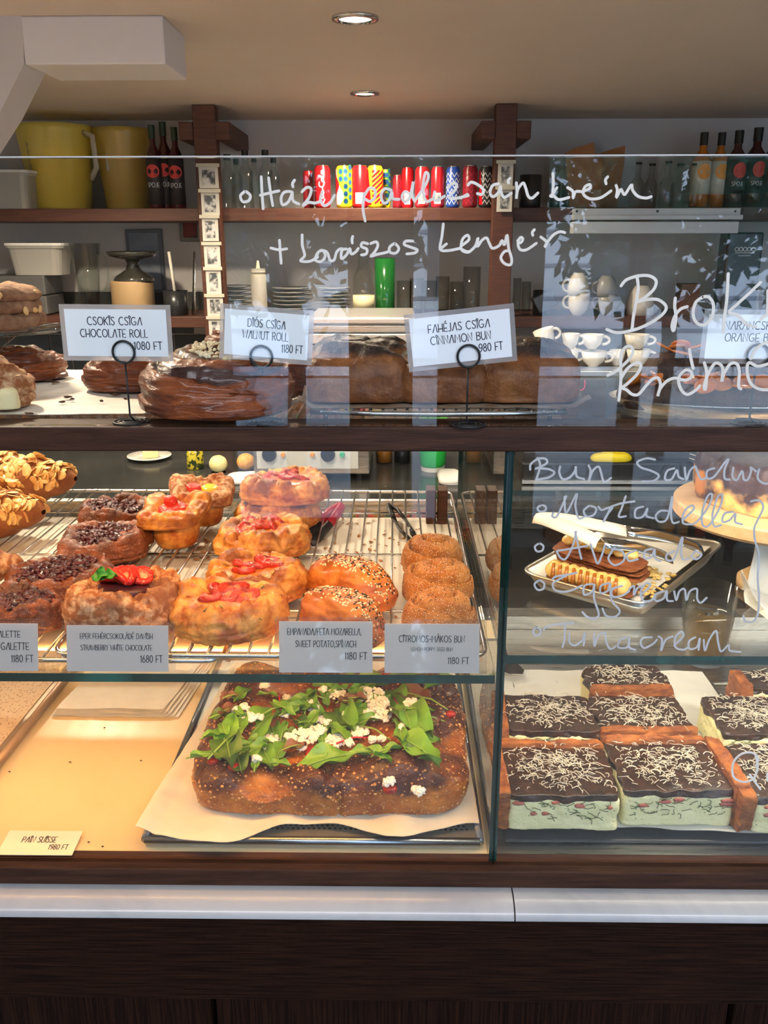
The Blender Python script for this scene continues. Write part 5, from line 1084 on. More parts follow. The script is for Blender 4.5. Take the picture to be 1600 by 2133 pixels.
def card(lab, loc, w, h, rot, lines, name='price_card', border=.004, group='printed price cards', tk=.0006, mc=None):
    """lines: (text, x fraction -1..1, z fraction, height, fit width, align)"""
    t = thing(name, lab, 'card', loc, group=group, rot=rot)
    MB().b2((-w/2, -.0002, -h/2), (w/2, .0004, h/2)).out('paper', mc or M['card'], t)
    if border: (sl := MB()).b2((-w/2-border, -.0003, h/2), (w/2+border, .0003, h/2+border)).b2((-w/2-border, -.0003, -h/2-border), (w/2+border, .0003, -h/2)).b2((-w/2-border, -.0003, -h/2), (-w/2, .0003, h/2)).b2((w/2, -.0003, -h/2), (w/2+border, .0003, h/2)).out('sleeve', M['sleeve_rim'], t)
    mb = MB()
    for s, fx, fz, hh, fw, al in lines: write(mb, s, hh, fx*w/2, fz*h/2, -.00022, None, fw, al)
    if lines: mb.out('lettering', M['ink'], t, fix=False)
    return t
def holder(px, yb, zt, lab):
    """black wire card holder: coil foot, stem and ring clip"""
    q = PZ(px, yb, ZT+.001); t = thing('card_holder', lab, 'card holder', (q.x, q.y, ZT+.0002), group='wire card holders')
    pts = []
    for k in range(70): a = k*.3; r = .0045+.0135*k/70; pts.append((r*math.cos(a), r*math.sin(a), .001))
    MB().tube(pts, .0009, 6).out('foot', M['black'], t, True)
    top = zt-ZT
    MB().tube([(.0045, 0, .001), (0, 0, .006), (0, 0, top*.5), (0, 0, top)], .0009, 6).out('stem', M['black'], t, True)
    for dy in (-.0024, .0022):
        MB().tube([(.0094*math.sin(a), dy, top+.0094-.0094*math.cos(a)) for a in [k*.2618 for k in range(24)]], .0011, 6, True).out('ring', M['black'], t, True)
    return t, q
ZHR = P(255, 757, .035).z
for (px, yb, lab, cd_) in ((272, 878, 'wire card holder in front of the glazed roll, holding the chocolate roll card', None), (551, 879, 'wire card holder at the large walnut roll, holding the walnut roll card', None), (972, 884, 'wire card holder before the cinnamon bun loaf', None), (1560, 881, 'wire card holder by the orange brownies at the right', None)):
    top_px = {272: (252, 756), 551: (554, 766), 972: (966, 765), 1560: (1566, 763)}[px]
    q = PZ(px, yb, ZT+.001); holder(px, yb, P(top_px[0], top_px[1], q.y).z, lab)
def cardat(lab, quad, Y, lines, ry=0, rx=0, rz=0, border=.004, **k):
    cx = sum(p[0] for p in quad)/4; cy = sum(p[1] for p in quad)/4; c = P(cx, cy, Y)
    w = (P(quad[1][0], cy, Y)-P(quad[0][0], cy, Y)).length; h = (P(cx, quad[3][1], Y)-P(cx, quad[0][1], Y)).length
    return card(lab, c, w-2*border, h-2*border, (R(rx), R(ry), R(rz)), lines, border=border, **k)
YH = PZ(272, 878, ZT+.001).y
hT = .0066
cardat('chocolate roll price card, white in a clear sleeve, above the glazed roll', ((128, 635), (358, 635), (358, 752), (128, 752)), YH, [('CSOKIS CSIGA', -.02, .34, hT, .047, 'c'), ('CHOCOLATE ROLL', -.05, -.18, hT, .058, 'c'), ('1080 FT', .88, -.70, hT, .024, 'r')], ry=.5)
YH = PZ(551, 879, ZT+.001).y
cardat('walnut roll price card, white in a clear sleeve, tilted clockwise', ((458, 640), (652, 640), (652, 754), (458, 754)), YH, [('DIÓS CSIGA', 0, .30, hT, .032, 'c'), ('WALNUT ROLL', -.02, -.22, hT, .039, 'c'), ('1180 FT', .88, -.72, hT, .018, 'r')], ry=4.6)
cardat('cinnamon bun price card, white in a clear sleeve, tilted anticlockwise', ((846, 644), (1074, 644), (1074, 764), (846, 764)), PZ(972, 884, ZT+.001).y, [('FAHÉJAS CSIGA', -.02, .34, hT, .052, 'c'), ('CINNAMON BUN', 0, -.16, hT, .051, 'c'), ('980 FT', .82, -.66, hT, .020, 'r')], ry=-6)
cardat('orange bread price card cut off by the right edge', ((1462, 646), (1690, 646), (1690, 758), (1462, 758)), PZ(1560, 881, ZT+.001).y, [('NARANCSKE', -.66, .34, hT, .043, 'l'), ('ORANGE BR', -.63, -.20, hT, .041, 'l')], ry=.5)
YM = .0165
def mcard(lab, x0, x1, y0, y1, lines, bl=.008, bt=.003, ry=0):
    a, b = P(x0, y1, YM-.008), P(x1, y1, YM-.008); tz = P((x0+x1)/2, y0, YM+.006)
    w_ = b.x-a.x; h = math.hypot(tz.z-ZM, .014); c = Vector(((a.x+b.x)/2, YM-.001, (ZM+.0012+tz.z)/2)); return card(lab, c, w_, h-.0022, (R(-15), R(ry), 0), lines, border=.0, group='printed price cards')
h2 = .0061
for lab, x0, x1, y0, y1, lines, ry in (
  ('galette price card cut off by the left edge', -128, 78, 1297, 1391, [('GALETTE', .65, .42, h2, .026, 'r'), ('GALETTE', .82, -.10, h2*1.1, .027, 'r'), ('1180 FT', .90, -.62, h2*1.1, .021, 'r')], 0),
  ('strawberry white chocolate danish price card', 138, 350, 1301, 1393, [('EPER FEHÉRCSOKOLÁDÉ DANISH', -.02, .42, h2*.82, .070, 'c'), ('STRAWBERRY WHITE CHOCOLATE', -.02, -.08, h2*.82, .069, 'c'), ('1680 FT', .88, -.60, h2*1.1, .021, 'r')], 0),
  ('empanada price card', 581, 776, 1293, 1391, [('EMPANADA/FETA MOZARELLA,', -.03, .48, h2, .071, 'c'), ('SWEET POTATO,SPINACH', 0, 0, h2, .058, 'c'), ('1180 FT', .88, -.48, h2*1.1, .021, 'r')], 0),
  ('lemon poppy seed bun price card', 801, 999, 1298, 1392, [('CITROMOS-MÁKOS BUN', -.0, .26, h2, .063, 'c'), ('LEMON-POPPY SEED BUN', -.0, -.10, h2*.55, .040, 'c'), ('1180 FT', .78, -.62, h2, .020, 'r')], 0)):
    t = mcard(lab+', leaning inside the lower glass', x0, x1, y0, y1, lines, ry=ry)
    pp_ = [c for c in t.children if c.name.startswith('paper')][0]; w_ = max(v.co.x for v in pp_.data.vertices); h_ = max(v.co.z for v in pp_.data.vertices)
    MB().b2((-w_-.004, -.0010, -h_), (w_+.007, -.0007, h_+.0045)).out('sleeve', M['sleeve'], t)
    MB().b2((-w_*.4, .0012, -h_), (w_*.4, .0016, h_*.2)).out('rear_stand', M['sleeve'], t)
# flat card on the deck
a, b = PZ(-8, 1781, ZB+.002), PZ(150, 1782, ZB+.002); tp = PZ(178, 1731, ZB+.006)
w_ = b.x-a.x; d_ = tp.y-a.y
card('small cream price card lying flat on the lower deck in the left corner', ((a.x+b.x)/2, (a.y+tp.y)/2, ZB+.004), w_, d_, (R(-84), 0, 0), [('PAIN SUISSE', -.05, .02, .0052*1.5, .036, 'c'), ('1980 FT', .80, -.55, .0045*1.5, .020, 'r')], border=0, mc=mat('cream_card', (.82, .74, .60), rough=.5))
# ------------------------------------------------------------------ things on the back shelves and worktop
def bk(x0, x1, y0, y1, Y):
    a, b = P(x0, y1, Y), P(x1, y1, Y); t = P((x0+x1)/2, y0, Y); return (a.x+b.x)/2, abs(b.x-a.x), t.z-(a.z+b.z)/2
mcache = {}
def m1(name, *a, **k):
    if name not in mcache: mcache[name] = mat(name, *a, **k)
    return mcache[name]
clearp = glass_mat('cloudy_plastic', (.9, .9, .88), rough=.25, tintw=.75, body=(.80, .78, .72))
yellowp = glass_mat('yellow_plastic', (.98, .95, .6), rough=.25, tintw=.6, body=(1.0, .90, .22))
yellowp2 = glass_mat('dull_yellow_plastic', (.95, .85, .3), rough=.25, tintw=.6, body=(.80, .66, .20))
# measuring jugs
def jug(x0, x1, y0, Y, lab, m, marks, hx):
    x, w_, h = bk(x0, x1, y0, 433, Y); t = thing('measuring_jug', lab, 'jug', (x, Y, zU), group='yellow measuring jugs')
    r = w_/2
    MB().lathe([(r*.78, 0), (r*.80, .003), (r*.97, h*.93), (r*1.03, h), (r*1.0, h), (r*.94, h*.93), (r*.77, .005), (0, .005)], n=48, wob=lambda a, z: 1+(.10*math.exp(-((a-3.5)/.22)**2) if z > h*.9 else 0)).out('body', m, t, True)
    MB().tube([(r*.90*hx, -.04, h*.90), (r*1.18*hx, -.06, h*.86), (r*1.22*hx, -.06, h*.5), (r*1.0*hx, -.04, h*.38)], .013, 10, flat=.6).out('handle', clearp, t, True)
    MB().lathe([(0, .006), (r*.75, .006), (r*.90, h*.70), (0, h*.70)], n=36).out('juice', m1('juice%d' % marks, (1.0, .76, .0) if marks else (.80, .55, .02), rough=.4), t, True)
    if marks:
        mb = MB()
        for k in range(34):
            z = h*(.12+.68*k/34); a = -2.25; q = r*(.80+.17*z/h)+.0008
            p = [(q*math.cos(a+s), q*math.sin(a+s), z) for s in (0, .02, .04, .07 if k % 4 else .12)]
            mb.tube(p, .0011, 4)
        o = mb.out('scale_marks', m1('mark_blue', (.10, .12, .22), rough=.6), t)
    return t
jug(60, 205, 258, 2.28, 'tall yellow measuring jug with a printed scale at the left', yellowp, True, 1)
jug(214, 322, 264, 2.30, 'second yellow jug without scale, standing right of the marked one', yellowp2, False, -.3)
def tub(x0, x1, y0, yb, Y, z, lab, lid=True, n=5):
    x, w_, h = bk(x0, x1, y0, yb, Y); t = thing('food_tub', lab, 'tub', (x, Y, z), group='white plastic tubs'); mb = MB(); V = []; 
    def rr(w, d, zz, k=20): 
        return [(w*math.copysign(abs(math.cos(a))**.35, math.cos(a)), d*math.copysign(abs(math.sin(a))**.35, math.sin(a)), zz) for a in [2*math.pi*i/k for i in range(k)]]
    L_ = [rr(w_*.40, .055, 0), rr(w_*.46, .065, h*.93), rr(w_*.5, .07, h*.93), rr(w_*.5, .07, h)]
    for l in L_: V += l
    Fc = [(j*20+k, j*20+(k+1) % 20, (j+1)*20+(k+1) % 20, (j+1)*20+k) for j in range(3) for k in range(20)]+[tuple(range(19, -1, -1)), tuple(range(60, 80))]
    mb.add(V[:60+20], Fc); mb.out('tub', clearp, t, False)
    if lid: MB().add([(p[0]*1.03, p[1]*1.03, p[2]+.001) for p in rr(w_*.5, .07, h)]+[(p[0]*1.03, p[1]*1.03, p[2]+.009) for p in rr(w_*.5, .07, h)], [(k, (k+1) % 20, 20+(k+1) % 20, 20+k) for k in range(20)]+[tuple(range(19, -1, -1)), tuple(range(20, 40))]).out('lid', m1('lid_white', (.8, .8, .76), rough=.4), t)
tub(-20, 85, 360, 433, 2.19, zU, 'lidded white plastic tub on the upper shelf at the left edge')
tub(30, 150, 512, 572, 2.24, P(90, 572, 2.24).z, 'lidded white plastic tub on stacked boxes on the lower shelf')
zz = P(90, 573, 2.24).z; x, w_, h = bk(-30, 120, 573, 660, 2.26)
for k in range(2): tag(MB().box((x, 2.26, zL+.001+(zz-zL)*(.25+.5*k)), (w_, .16, (zz-zL)*.48)).out('storage_box', m1('grey_box', (.10, .10, .10), rough=.5), None, bevel=.004), 'grey storage box under the white tub, %s of two' % ('lower', 'upper')[k], 'box', 'grey storage boxes')
# bottle builder
def bottle(x0, x1, y0, yb, Y, z, lab, gm, neck=.32, cap=None, caph=.12, label=None, lz=(.15, .55), group=None, name='bottle', fill=None, sh=1.0, marks=None, writing=None):
    x, w_, h = bk(x0, x1, y0, yb, Y); r = w_/2; t = thing(name, lab, 'bottle', (x, Y, z), group=group)
    hb = h*.62*sh
    MB().lathe([(r*.9, 0), (r, .004), (r, hb), (r*.85, hb+h*.05), (r*neck*1.05, hb+h*.15), (r*neck, h*(1-caph)), (r*neck, h*(1-caph)+.001), (0, h*(1-caph)+.001)], n=24).out('glass', gm, t, True)
    if cap: MB().lathe([(r*neck*1.15, h*(1-caph)), (r*neck*1.15, h), (0, h)], n=20).out('cap', cap, t, 'auto')
    if fill: MB().lathe([(0, .003), (r*.93, .003), (r*.93, hb*.95), (0, hb*.95)], n=20).out('contents', fill, t, True)
    if label:
        o = MB().lathe([(r*1.008, h*lz[0]), (r*1.02, h*lz[0]), (r*1.02, h*lz[1]), (r*1.008, h*lz[1])], n=24).out('label', label, t, True)
        if marks:
            mk_ = MB()
            for (a, zf, s, sz) in marks:
                R_ = r*1.03; mk_.lathe([(0, 0), (s, 0), (s, .0012), (0, .0012)], (0, 0, 0), 14); 
                n0 = len(mk_.v)-56; 
                for q in range(n0, len(mk_.v)):
                    vx, vy, vz = mk_.v[q]; aa = -math.pi/2+a+vx/R_; mk_.v[q] = (math.cos(aa)*(R_+vz), math.sin(aa)*(R_+vz), h*zf+vy*sz)
            mk_.out('label_fruit', m1('label_red', (.62, .05, .04), rough=.5) if 'orange' not in lab else m1('label_orange', (.85, .35, .05), rough=.5), t)
    return t, r, h
redg = m1('dark_wine_glass', (.05, .008, .008), rough=.06, coat=.8); capb = m1('black_cap', (.012, .014, .013), rough=.35); lb = m1('black_label', (.03, .025, .025), rough=.4)
lbw = m1('pale_label', (.62, .60, .50), rough=.5)
def wrap_text(t, r, z, s, hh, m, a0=0):
    mb = MB(); write(mb, s, hh, 0, 0, 0)
    mb.v = [(math.cos(-math.pi/2+a0+v[0]/r)*(r*1.04-v[1]), math.sin(-math.pi/2+a0+v[0]/r)*(r*1.04-v[1]), z+v[2]) for v in mb.v]; return mb.out('label_text', m, t, fix=False)
for k, (x0, x1, y0, lab) in enumerate(((312, 342, 258, 'dark red bottle with a green cap, left of three beside the yellow jugs'), (334, 366, 251, 'tallest dark red bottle with a green cap, middle of three'), (358, 388, 263, 'dark red bottle with a green cap, right of three'))):
    t, r, h = bottle(x0, x1, y0, 433, 2.17+.03*(k % 2), zU, lab, redg, .38, m1('green_cap', (.015, .035, .02), rough=.4), .16, lb, (.05, .62), 'dark red syrup bottles', marks=[(0, .45, .022, .9)])
    wrap_text(t, r, h*.26, 'SPOJE' if 'J' in GL else '', .013, m1('label_white', (.7, .7, .7), rough=.5))
for k, (x0, x1, y0) in enumerate(((462, 494, 320), (484, 508, 328), (500, 530, 312), (521, 545, 324), (541, 572, 311), (560, 586, 326))):
    bottle(x0, x1, y0, 433, 2.16+.06*(k % 2), zU, 'clear bottle with a black stopper behind the glass writing, %s from the left' % ('first', 'second', 'third', 'fourth', 'fifth', 'sixth')[k], M['ware'], .40, capb, .10, None, (0, 0), 'clear stoppered bottles')
for k, (x0, x1, y0) in enumerate(((1312, 1334, 338), (1340, 1362, 340), (1372, 1396, 336), (1396, 1422, 340), (1428, 1452, 341))):
    bottle(x0-2, x1+4, y0, 433, 2.17+.04*(k % 2), zU, 'slender clear bottle right of the paper bags, %s from the left' % ('first', 'second', 'third', 'fourth', 'fifth')[k], M['ware'], .40, capb, .05, None, (0, 0), 'slender clear bottles', sh=.85)
amber = m1('amber_spirit', (.42, .13, .01), rough=.06, coat=.8)
for k, (x0, x1, y0, g, lm, c_) in enumerate(((1434, 1472, 276, amber, lbw, 'orange'), (1470, 1508, 276, amber, lbw, 'orange, right of its twin'), (1503, 1545, 272, redg, lb, 'dark'), (1540, 1585, 266, redg, lb, 'dark, second'), (1580, 1630, 260, redg, lb, 'dark, cut off'))):
    t, r, h = bottle(x0, x1, y0, 433, 2.18+.02*(k % 2), zU, 'tall %s syrup bottle at the right end of the upper shelf' % c_, g, .36, capb, .17, lm, (.18, .62), 'tall syrup bottles', marks=[(.1, .48, .021, 1.1)])
    wrap_text(t, r, h*.28, 'SPOJE', .012, m1('label_white', (.7, .7, .7), rough=.5))
# drink cans
CR = m1('can_red', (.62, .012, .02), rough=.25, metal=.3, coat=.4); CW = m1('can_white', (.78, .78, .78), rough=.35); CYL = m1('can_yellow', (.85, .68, .02), rough=.3); CB = m1('can_blue', (.02, .07, .35), rough=.3); CK = m1('can_black', (.02, .02, .025), rough=.3); CG = m1('can_green', (.02, .28, .08), rough=.3)
def on_can(mb, r, d=.0004):
    mb.v = [(math.cos(-math.pi/2+v[0]/r)*(r+d-v[1]), math.sin(-math.pi/2+v[0]/r)*(r+d-v[1]), v[2]) for v in mb.v]; return mb
def cyl_patch(r, a0f, a1f, h0, h1, n=16, rows=24, d=.0005):
    """patch between angles a0f(z), a1f(z)"""
    V = []; Fc = []
    for j in range(rows+1):
        f = j/rows; z = h0+(h1-h0)*f; a0, a1 = a0f(f), a1f(f)
        for k in range(n+1): a = -math.pi/2+a0+(a1-a0)*k/n; V.append(((r+d)*math.cos(a), (r+d)*math.sin(a), z))
    for j in range(rows):
        for k in range(n): q = j*(n+1)+k; Fc.append((q, q+1, q+n+2, q+n+1))
    mb = MB(); mb.add(V, Fc); return mb
cans = [(632, 655, 352, 'r', 'shorter pink-red can at the left end, set back'), (655, 690, 343, 'cola', 'red can with a white script word running up it'), (700, 735, 343, 'dots', 'can with yellow and blue dots and a white wave'), (733, 768, 343, 'code', 'plain red can with a barcode, left of the striped one'), (765, 799, 343, 'stripe', 'can with red and yellow diagonal stripes'), (794, 814, 350, 'dots', 'shorter can with yellow and blue dots, set back'), (818, 838, 362, 'dark', 'small dark can between the dotted and red ones'), (836, 862, 346, 'code', 'red can with a barcode, behind the letter d'), (864, 894, 346, 'code', 'red can with a barcode, left of the letter l'), (897, 926, 346, 'code', 'red can with a barcode, right of the letter l'), (928, 958, 346, 'zig', 'blue and white patterned can'), (962, 994, 344, 'dark', 'dark red swirled can next to the striped black one'), (996, 1026, 346, 'blk', 'black and white zigzag can at the right end')]
for k, (x0, x1, y0, kd, lab) in enumerate(cans):
    Y = 2.155 if x1-x0 > 26 else 2.215
    x, w_, h = bk(x0, x1, y0, 433, Y); r = w_/2*.97; t = thing('drink_can', lab+' of the can row', 'can', (x, Y, zU), group='drink cans on the upper shelf')
    base = {'r': CR, 'cola': CR, 'dots': CYL, 'code': CR, 'stripe': CYL, 'dark': m1('can_maroon', (.20, .01, .02), rough=.3), 'zig': CB, 'blk': CK}[kd]
    MB().lathe([(r*.78, 0), (r*.97, h*.05), (r, h*.08), (r, h*.90), (r*.80, h*.97), (r*.80, h*.985)], n=32).out('body', base, t, True)
    MB().lathe([(r*.80, h*.975), (r*.84, h), (r*.78, h*.995), (r*.76, h*.98), (0, h*.98)], n=32).out('lid', M['chrome'], t, True)
    if kd == 'cola':
        mb = MB(); ss = 'C0CA'; 
        word = '30,0 10,12 4,34 14,52 34,50;44,30 36,20 44,10 54,16 54,28 44,30;76,28 64,28 62,14 74,10 80,28 84,10;92,20 104,20;140,2 116,10 108,34 118,54 140,52;150,30 142,20 150,10 160,16 160,28 150,30;168,12 176,60 182,50 174,20 180,10;206,28 194,28 192,14 204,10 210,28 214,10'
        for s in word.split(';'):
            pts = [tuple(map(float, p.split(','))) for p in s.split()]; q = [Vector(((u_[1]-28)*-.00030*r/.026, h*.10+u_[0]*h*.0036)) for u_ in pts]; ribbon(mb, smooth([tuple(v) for v in q], 4), .0035, 0)
        on_can(mb, r).out('script_word', CW, t, fix=False)
    elif kd == 'dots':
        cyl_patch(r, lambda f: -1.5, lambda f: -.9+.9*math.exp(-((f-.25)/.3)**2), h*.08, h*.90).out('white_wave', CW, t, True, fix=False)
        cyl_patch(r, lambda f: -1.6, lambda f: -1.3+.75*math.exp(-((f-.55)/.25)**2), h*.08, h*.90, d=.0009).out('red_wave', CR, t, True, fix=False)
        for nm, mm, rr_, d_ in (('green_dots', CG, .0075, .0010), ('blue_dots', CB, .0048, .0014)):
            mb = MB()
            for j in range(5):
                for a in (.25, .85, -.35 if j > 2 else .25): cx_ = a*r; z = h*(.16+.17*j)+(.012 if a > .5 else 0); mb.add([(cx_+rr_*math.cos(q), 0, z+rr_*1.2*math.sin(q)) for q in [k2*.524 for k2 in range(12)]], [tuple(range(12))])
            on_can(mb, r, d_).out(nm, mm, t, fix=False)
    elif kd == 'stripe':
        mb = MB()
        for j in range(-1, 9):
            z0 = h*(.0+.11*j); pts = [Vector((s*r, z0+s*.022)) for s in np.linspace(-.3, 1.5, 12)]; pts = [p for p in pts if h*.1 < p.y < h*.88]
            if len(pts) > 1: ribbon(mb, pts, .006, 0)
        on_can(mb, r).out('red_stripes', CR, t, fix=False)
        cyl_patch(r, lambda f: -1.6, lambda f: -.45-.5*f, h*.08, h*.90, d=.0009).out('red_side', CR, t, True, fix=False)
    elif kd == 'code':
        cyl_patch(r, lambda f: -.55, lambda f: .42, h*.10, h*.36, d=.0006).out('barcode_panel', CW, t, True, fix=False)
        mb = MB()
        for j in range(8): q = cyl_patch(r, lambda f: -.42+j*.09, lambda f: -.38+j*.09, h*.13, h*.33, 1, 1, .0010); mb.add(q.v, q.f)
        mb.out('barcode', CK, t, fix=False)
    elif kd in ('zig', 'blk', 'dark'):
        mb = MB()
        for j in range(6):
            z0 = h*(.14+.13*j); pts = [Vector((s*r, z0+(.006 if i % 2 else -.006))) for i, s in enumerate(np.linspace(-1.2, 1.4, 9))]; ribbon(mb, pts, .0032, 0)
        on_can(mb, r).out('zigzag_print', CW if kd != 'dark' else m1('can_crimson', (.45, .02, .04), rough=.3), t, fix=False)
        if kd == 'blk': cyl_patch(r, lambda f: -1.6, lambda f: -.5-.5*f, h*.08, h*.90, d=.0009).out('red_side', CR, t, True, fix=False)
# cups and bags
def cup(x0, x1, y0, yb, Y, z, lab, m, name='cup', group=None, handle=0, flip=False, prof=None, rot=None, cat='cup'):
    x, w_, h = bk(x0, x1, y0, yb, Y); r = w_/2; t = thing(name, lab, cat, (x, Y, z), group=group)
    pr = prof or [(.55, 0), (.60, .03), (.92, .5), (1, 1), (.95, 1), (.86, .5), (.5, .06), (0, .06)]
    p = [(a*r, b*h) for a, b in pr]
    if flip: p = [(a, h-b) for a, b in p]
    o = MB().lathe(p, n=28).out('body', m, t, True)
    if handle: zc = h*(.42 if flip else .60); MB().tube([((handle*r*(.80+.62*max(0, math.sin(q_))**.8), -.008, zc+h*.27*math.cos(q_))) for q_ in [math.pi*i_/12 for i_ in range(13)]], .0042, 8).out('handle', m, t, True)
    if rot: t.rotation_euler = rot; t.location.z += h*.12
    return t
gk = m1('black_ceramic', (.02, .022, .025), rough=.3, coat=.3)
straight = [(.9, 0), (.95, .02), (1, 1), (.95, 1), (.88, .05), (0, .05)]
cup(1080, 1126, 364, 433, 2.18, zU, 'black straight cup right of the photo strip', gk, prof=straight)
cup(1144, 1166, 382, 433, 2.17, zU, 'small black cup beside the paper bags', gk, prof=straight); cup(1168, 1190, 376, 433, 2.19, zU, 'small black cup almost behind the paper bag', gk, prof=straight)
kraft = m1('kraft_paper', (.24, .10, .035), (.30, .14, .055), sc=12, rough=.8, bump=.5, bsc=60)
for k, (pts, lab) in enumerate((([(1186, 433), (1250, 433), (1256, 340), (1240, 318), (1237, 296), (1214, 304), (1200, 307), (1180, 318), (1179, 335)], 'brown paper bag with a ragged open top, the larger one'), ([(1245, 433), (1286, 433), (1300, 345), (1303, 303), (1280, 309), (1246, 320)], 'brown paper bag with a pointed top, the smaller one behind'))):
    Y = 2.17+.06*k; q = [P(a, b, Y) for a, b in pts]; o = thing('paper_bag', lab+' on the upper shelf', 'paper bag', (q[0].x, Y, zU))
    MB().prism([(p.x-q[0].x, 0, max(0, p.z-zU)) for p in q], (0, .05, 0)).out('bag', kraft, o)
# hanging photo strips on the posts
ph = [m1('photo_%d' % i, (.55, .55, .55), (.06, .07, .08), sc=38+9*i, lo=.42, hi=.56, rough=.5) for i in range(3)]
for nm, boxes, lab in (('photo_strip', [(413, 456, 345, 392), (418, 458, 398, 448), (420, 456, 452, 502), (424, 460, 508, 556), (428, 462, 560, 612), (430, 466, 616, 658), (434, 466, 662, 702)], 'vertical strip of small clipped photographs hanging on the left post'), ('photo_strip', [(1038, 1068, 338, 388), (1036, 1066, 392, 441)], 'short strip of two photographs hanging on the right post')):
    Y = YS-.045; c = P(boxes[0][0], boxes[0][2], Y); t = thing(nm, lab, 'photos', (0, 0, 0))
    for k, (x0, x1, y0, y1_) in enumerate(boxes):
        a, b = P(x0, y0, Y), P(x1, y1_, Y); dd = .004
        MB().b2((a.x, Y, b.z), (b.x, Y+.002, a.z)).out('photo_frame', m1('aged_white', (.55, .54, .50), rough=.6), t)
        MB().b2((a.x+.010, Y-.001, b.z+.009), (b.x-.010, Y-.0001, a.z-.012)).out('photo', ph[k % 3], t)
        MB().b2((a.x-.006, Y-.006, a.z-.004), (b.x+.006, Y-.0011, a.z+.006)).out('clip', m1('clip_cream', (.50, .48, .40), rough=.5), t)
# white rail lamp below the upper shelf
a, b = P(1196, 434, YS-.03), P(1538, 486, YS-.03)
t = thing('rail_fixture', 'long white two-tier rail fixed along the edge of the upper shelf', 'rail')
zm_, zn_ = P(1300, 458, YS-.03).z, P(1300, 462, YS-.03).z
MB().b2((a.x, YS-.03, zm_+.012), (b.x, YS-.001, a.z)).out('upper_rail', m1('rail_white', (.66, .68, .70), rough=.35), t, bevel=.002)
MB().b2((a.x-.002, YS-.04, zm_), (b.x+.006, YS-.001, zm_+.014)).out('rail_lip', m1('rail_white', (.66, .68, .70), rough=.35), t, bevel=.002)
MB().b2((a.x-.004, YS-.045, b.z), (b.x-.006, YS-.001, zn_)).out('lower_rail', m1('rail_white', (.66, .68, .70), rough=.35), t, bevel=.002)
for px in (1202, 1370, 1532): q = P(px, 440, YS-.031); MB().lathe([(0, 0), (.004, 0), (.003, .002), (0, .002)], n=10).out('screw', M['dark'], t).matrix_basis = Matrix.Translation(q) @ Matrix.Rotation(R(90), 4, 'X')
# lower shelf: pitcher, cake stand on drum, utensils, squeeze bottle, plates, bottle, glasses
YL = 2.20; white = m1('white_ceramic', (.72, .70, .64), rough=.15, coat=.5); greyc = m1('grey_ceramic', (.32, .32, .32), rough=.3)
cup(160, 222, 512, 661, YL, zL, 'tall clear glass pitcher with a handle behind the chocolate roll card', M['ware'], 'glass_pitcher', prof=[(.6, 0), (.62, .02), (.75, .5), (1, .97), (1.03, 1), (.97, 1), (.7, .5), (.55, .05), (0, .05)], handle=1, cat='pitcher')
cup(238, 324, 590, 661, YL, zL, 'pale wooden drum under the dark cake stand', m1('drum_wood', (.36, .24, .12), rough=.6), 'wooden_drum', prof=[(.95, 0), (1, .05), (1, .95), (.98, 1), (0, 1)], cat='drum')
t = cup(228, 332, 524, 590, YL, P(280, 590, YL).z+.001, 'dark glass pedestal cake stand on the wooden drum', m1('smoked_glass', (.03, .03, .025), rough=.08, coat=.8), 'dark_cake_stand', prof=[(.74, 0), (.80, .10), (.70, .22), (.30, .42), (.22, .60), (.30, .74), (.90, .84), (1, .98), (.96, 1), (.85, .90), (0, .88)], cat='cake stand')
t = cup(344, 394, 610, 661, YL, zL, 'dark cup holding a white utensil', gk, 'utensil_cup', prof=straight); MB().tube([(0, 0, .05), (-.012, 0, .20)], .005).out('utensil', M['parch'], t, True)
t = thing('steel_skimmer', 'long steel skimmer leaning beside the left post', 'utensil', (P(405, 660, YL).x, YL, zL)); MB().tube([(0, 0, 0), (.002, 0, .05), (.014, 0, .20)], [.016, .010, .006], 10, flat=.3).out('skimmer', M['steel'], t, True)
t, r, h = bottle(526, 558, 548, 661, YL, zL, 'squeeze bottle with a cream pointed nozzle on the lower shelf', clearp, .9, None, .28, name='squeeze_bottle', sh=1.15)
MB().lathe([(r*.95, h*.72), (r*.9, h*.76), (r*.3, h*.83), (r*.12, h), (0, h)], n=20).out('nozzle', m1('cream_plastic', (.66, .62, .45), rough=.4), t, True)
def plates(x0, x1, n, y0, yb, Y, z, grp, lab, m=white):
    x, w_, h = bk(x0, x1, y0, yb, Y); o = None
    for k in range(n):
        if o is None: o = MB().lathe([(w_*.25, 0), (w_*.3, .002), (w_*.5, .008), (w_*.5, .0095), (w_*.3, .0045), (0, .004)], n=36).out('plate', m, None, True)
        else: o2 = o.copy(); COL.objects.link(o2); o = o2
        o.location = (x, Y, z+k*h/n); tag(o, lab % ('bottom plate' if k == 0 else 'top plate' if k == n-1 else ('second', 'third', 'fourth', 'fifth', 'sixth', 'seventh')[k-1]+' from the bottom'), 'plate', grp)
plates(455, 528, 7, 592, 655, YL+.03, zL, 'plates stacked left of the squeeze bottle', 'pale plate stacked left of the squeeze bottle, %s', greyc)
plates(570, 652, 7, 597, 655, YL+.04, zL, 'plates stacked right of the squeeze bottle', 'pale plate stacked right of the squeeze bottle, %s', greyc)
plates(664, 732, 8, 600, 657, YL+.03, zL, 'plates stacked left of the lemonade bottle', 'pale plate stacked beside the cream-labelled bottle, %s', greyc)
bottle(736, 780, 526, 661, YL-.03, zL, 'wide clear bottle with a square cream label on the lower shelf', M['ware'], .5, None, .03, m1('cream_label', (.60, .55, .35), rough=.5), (.08, .32))
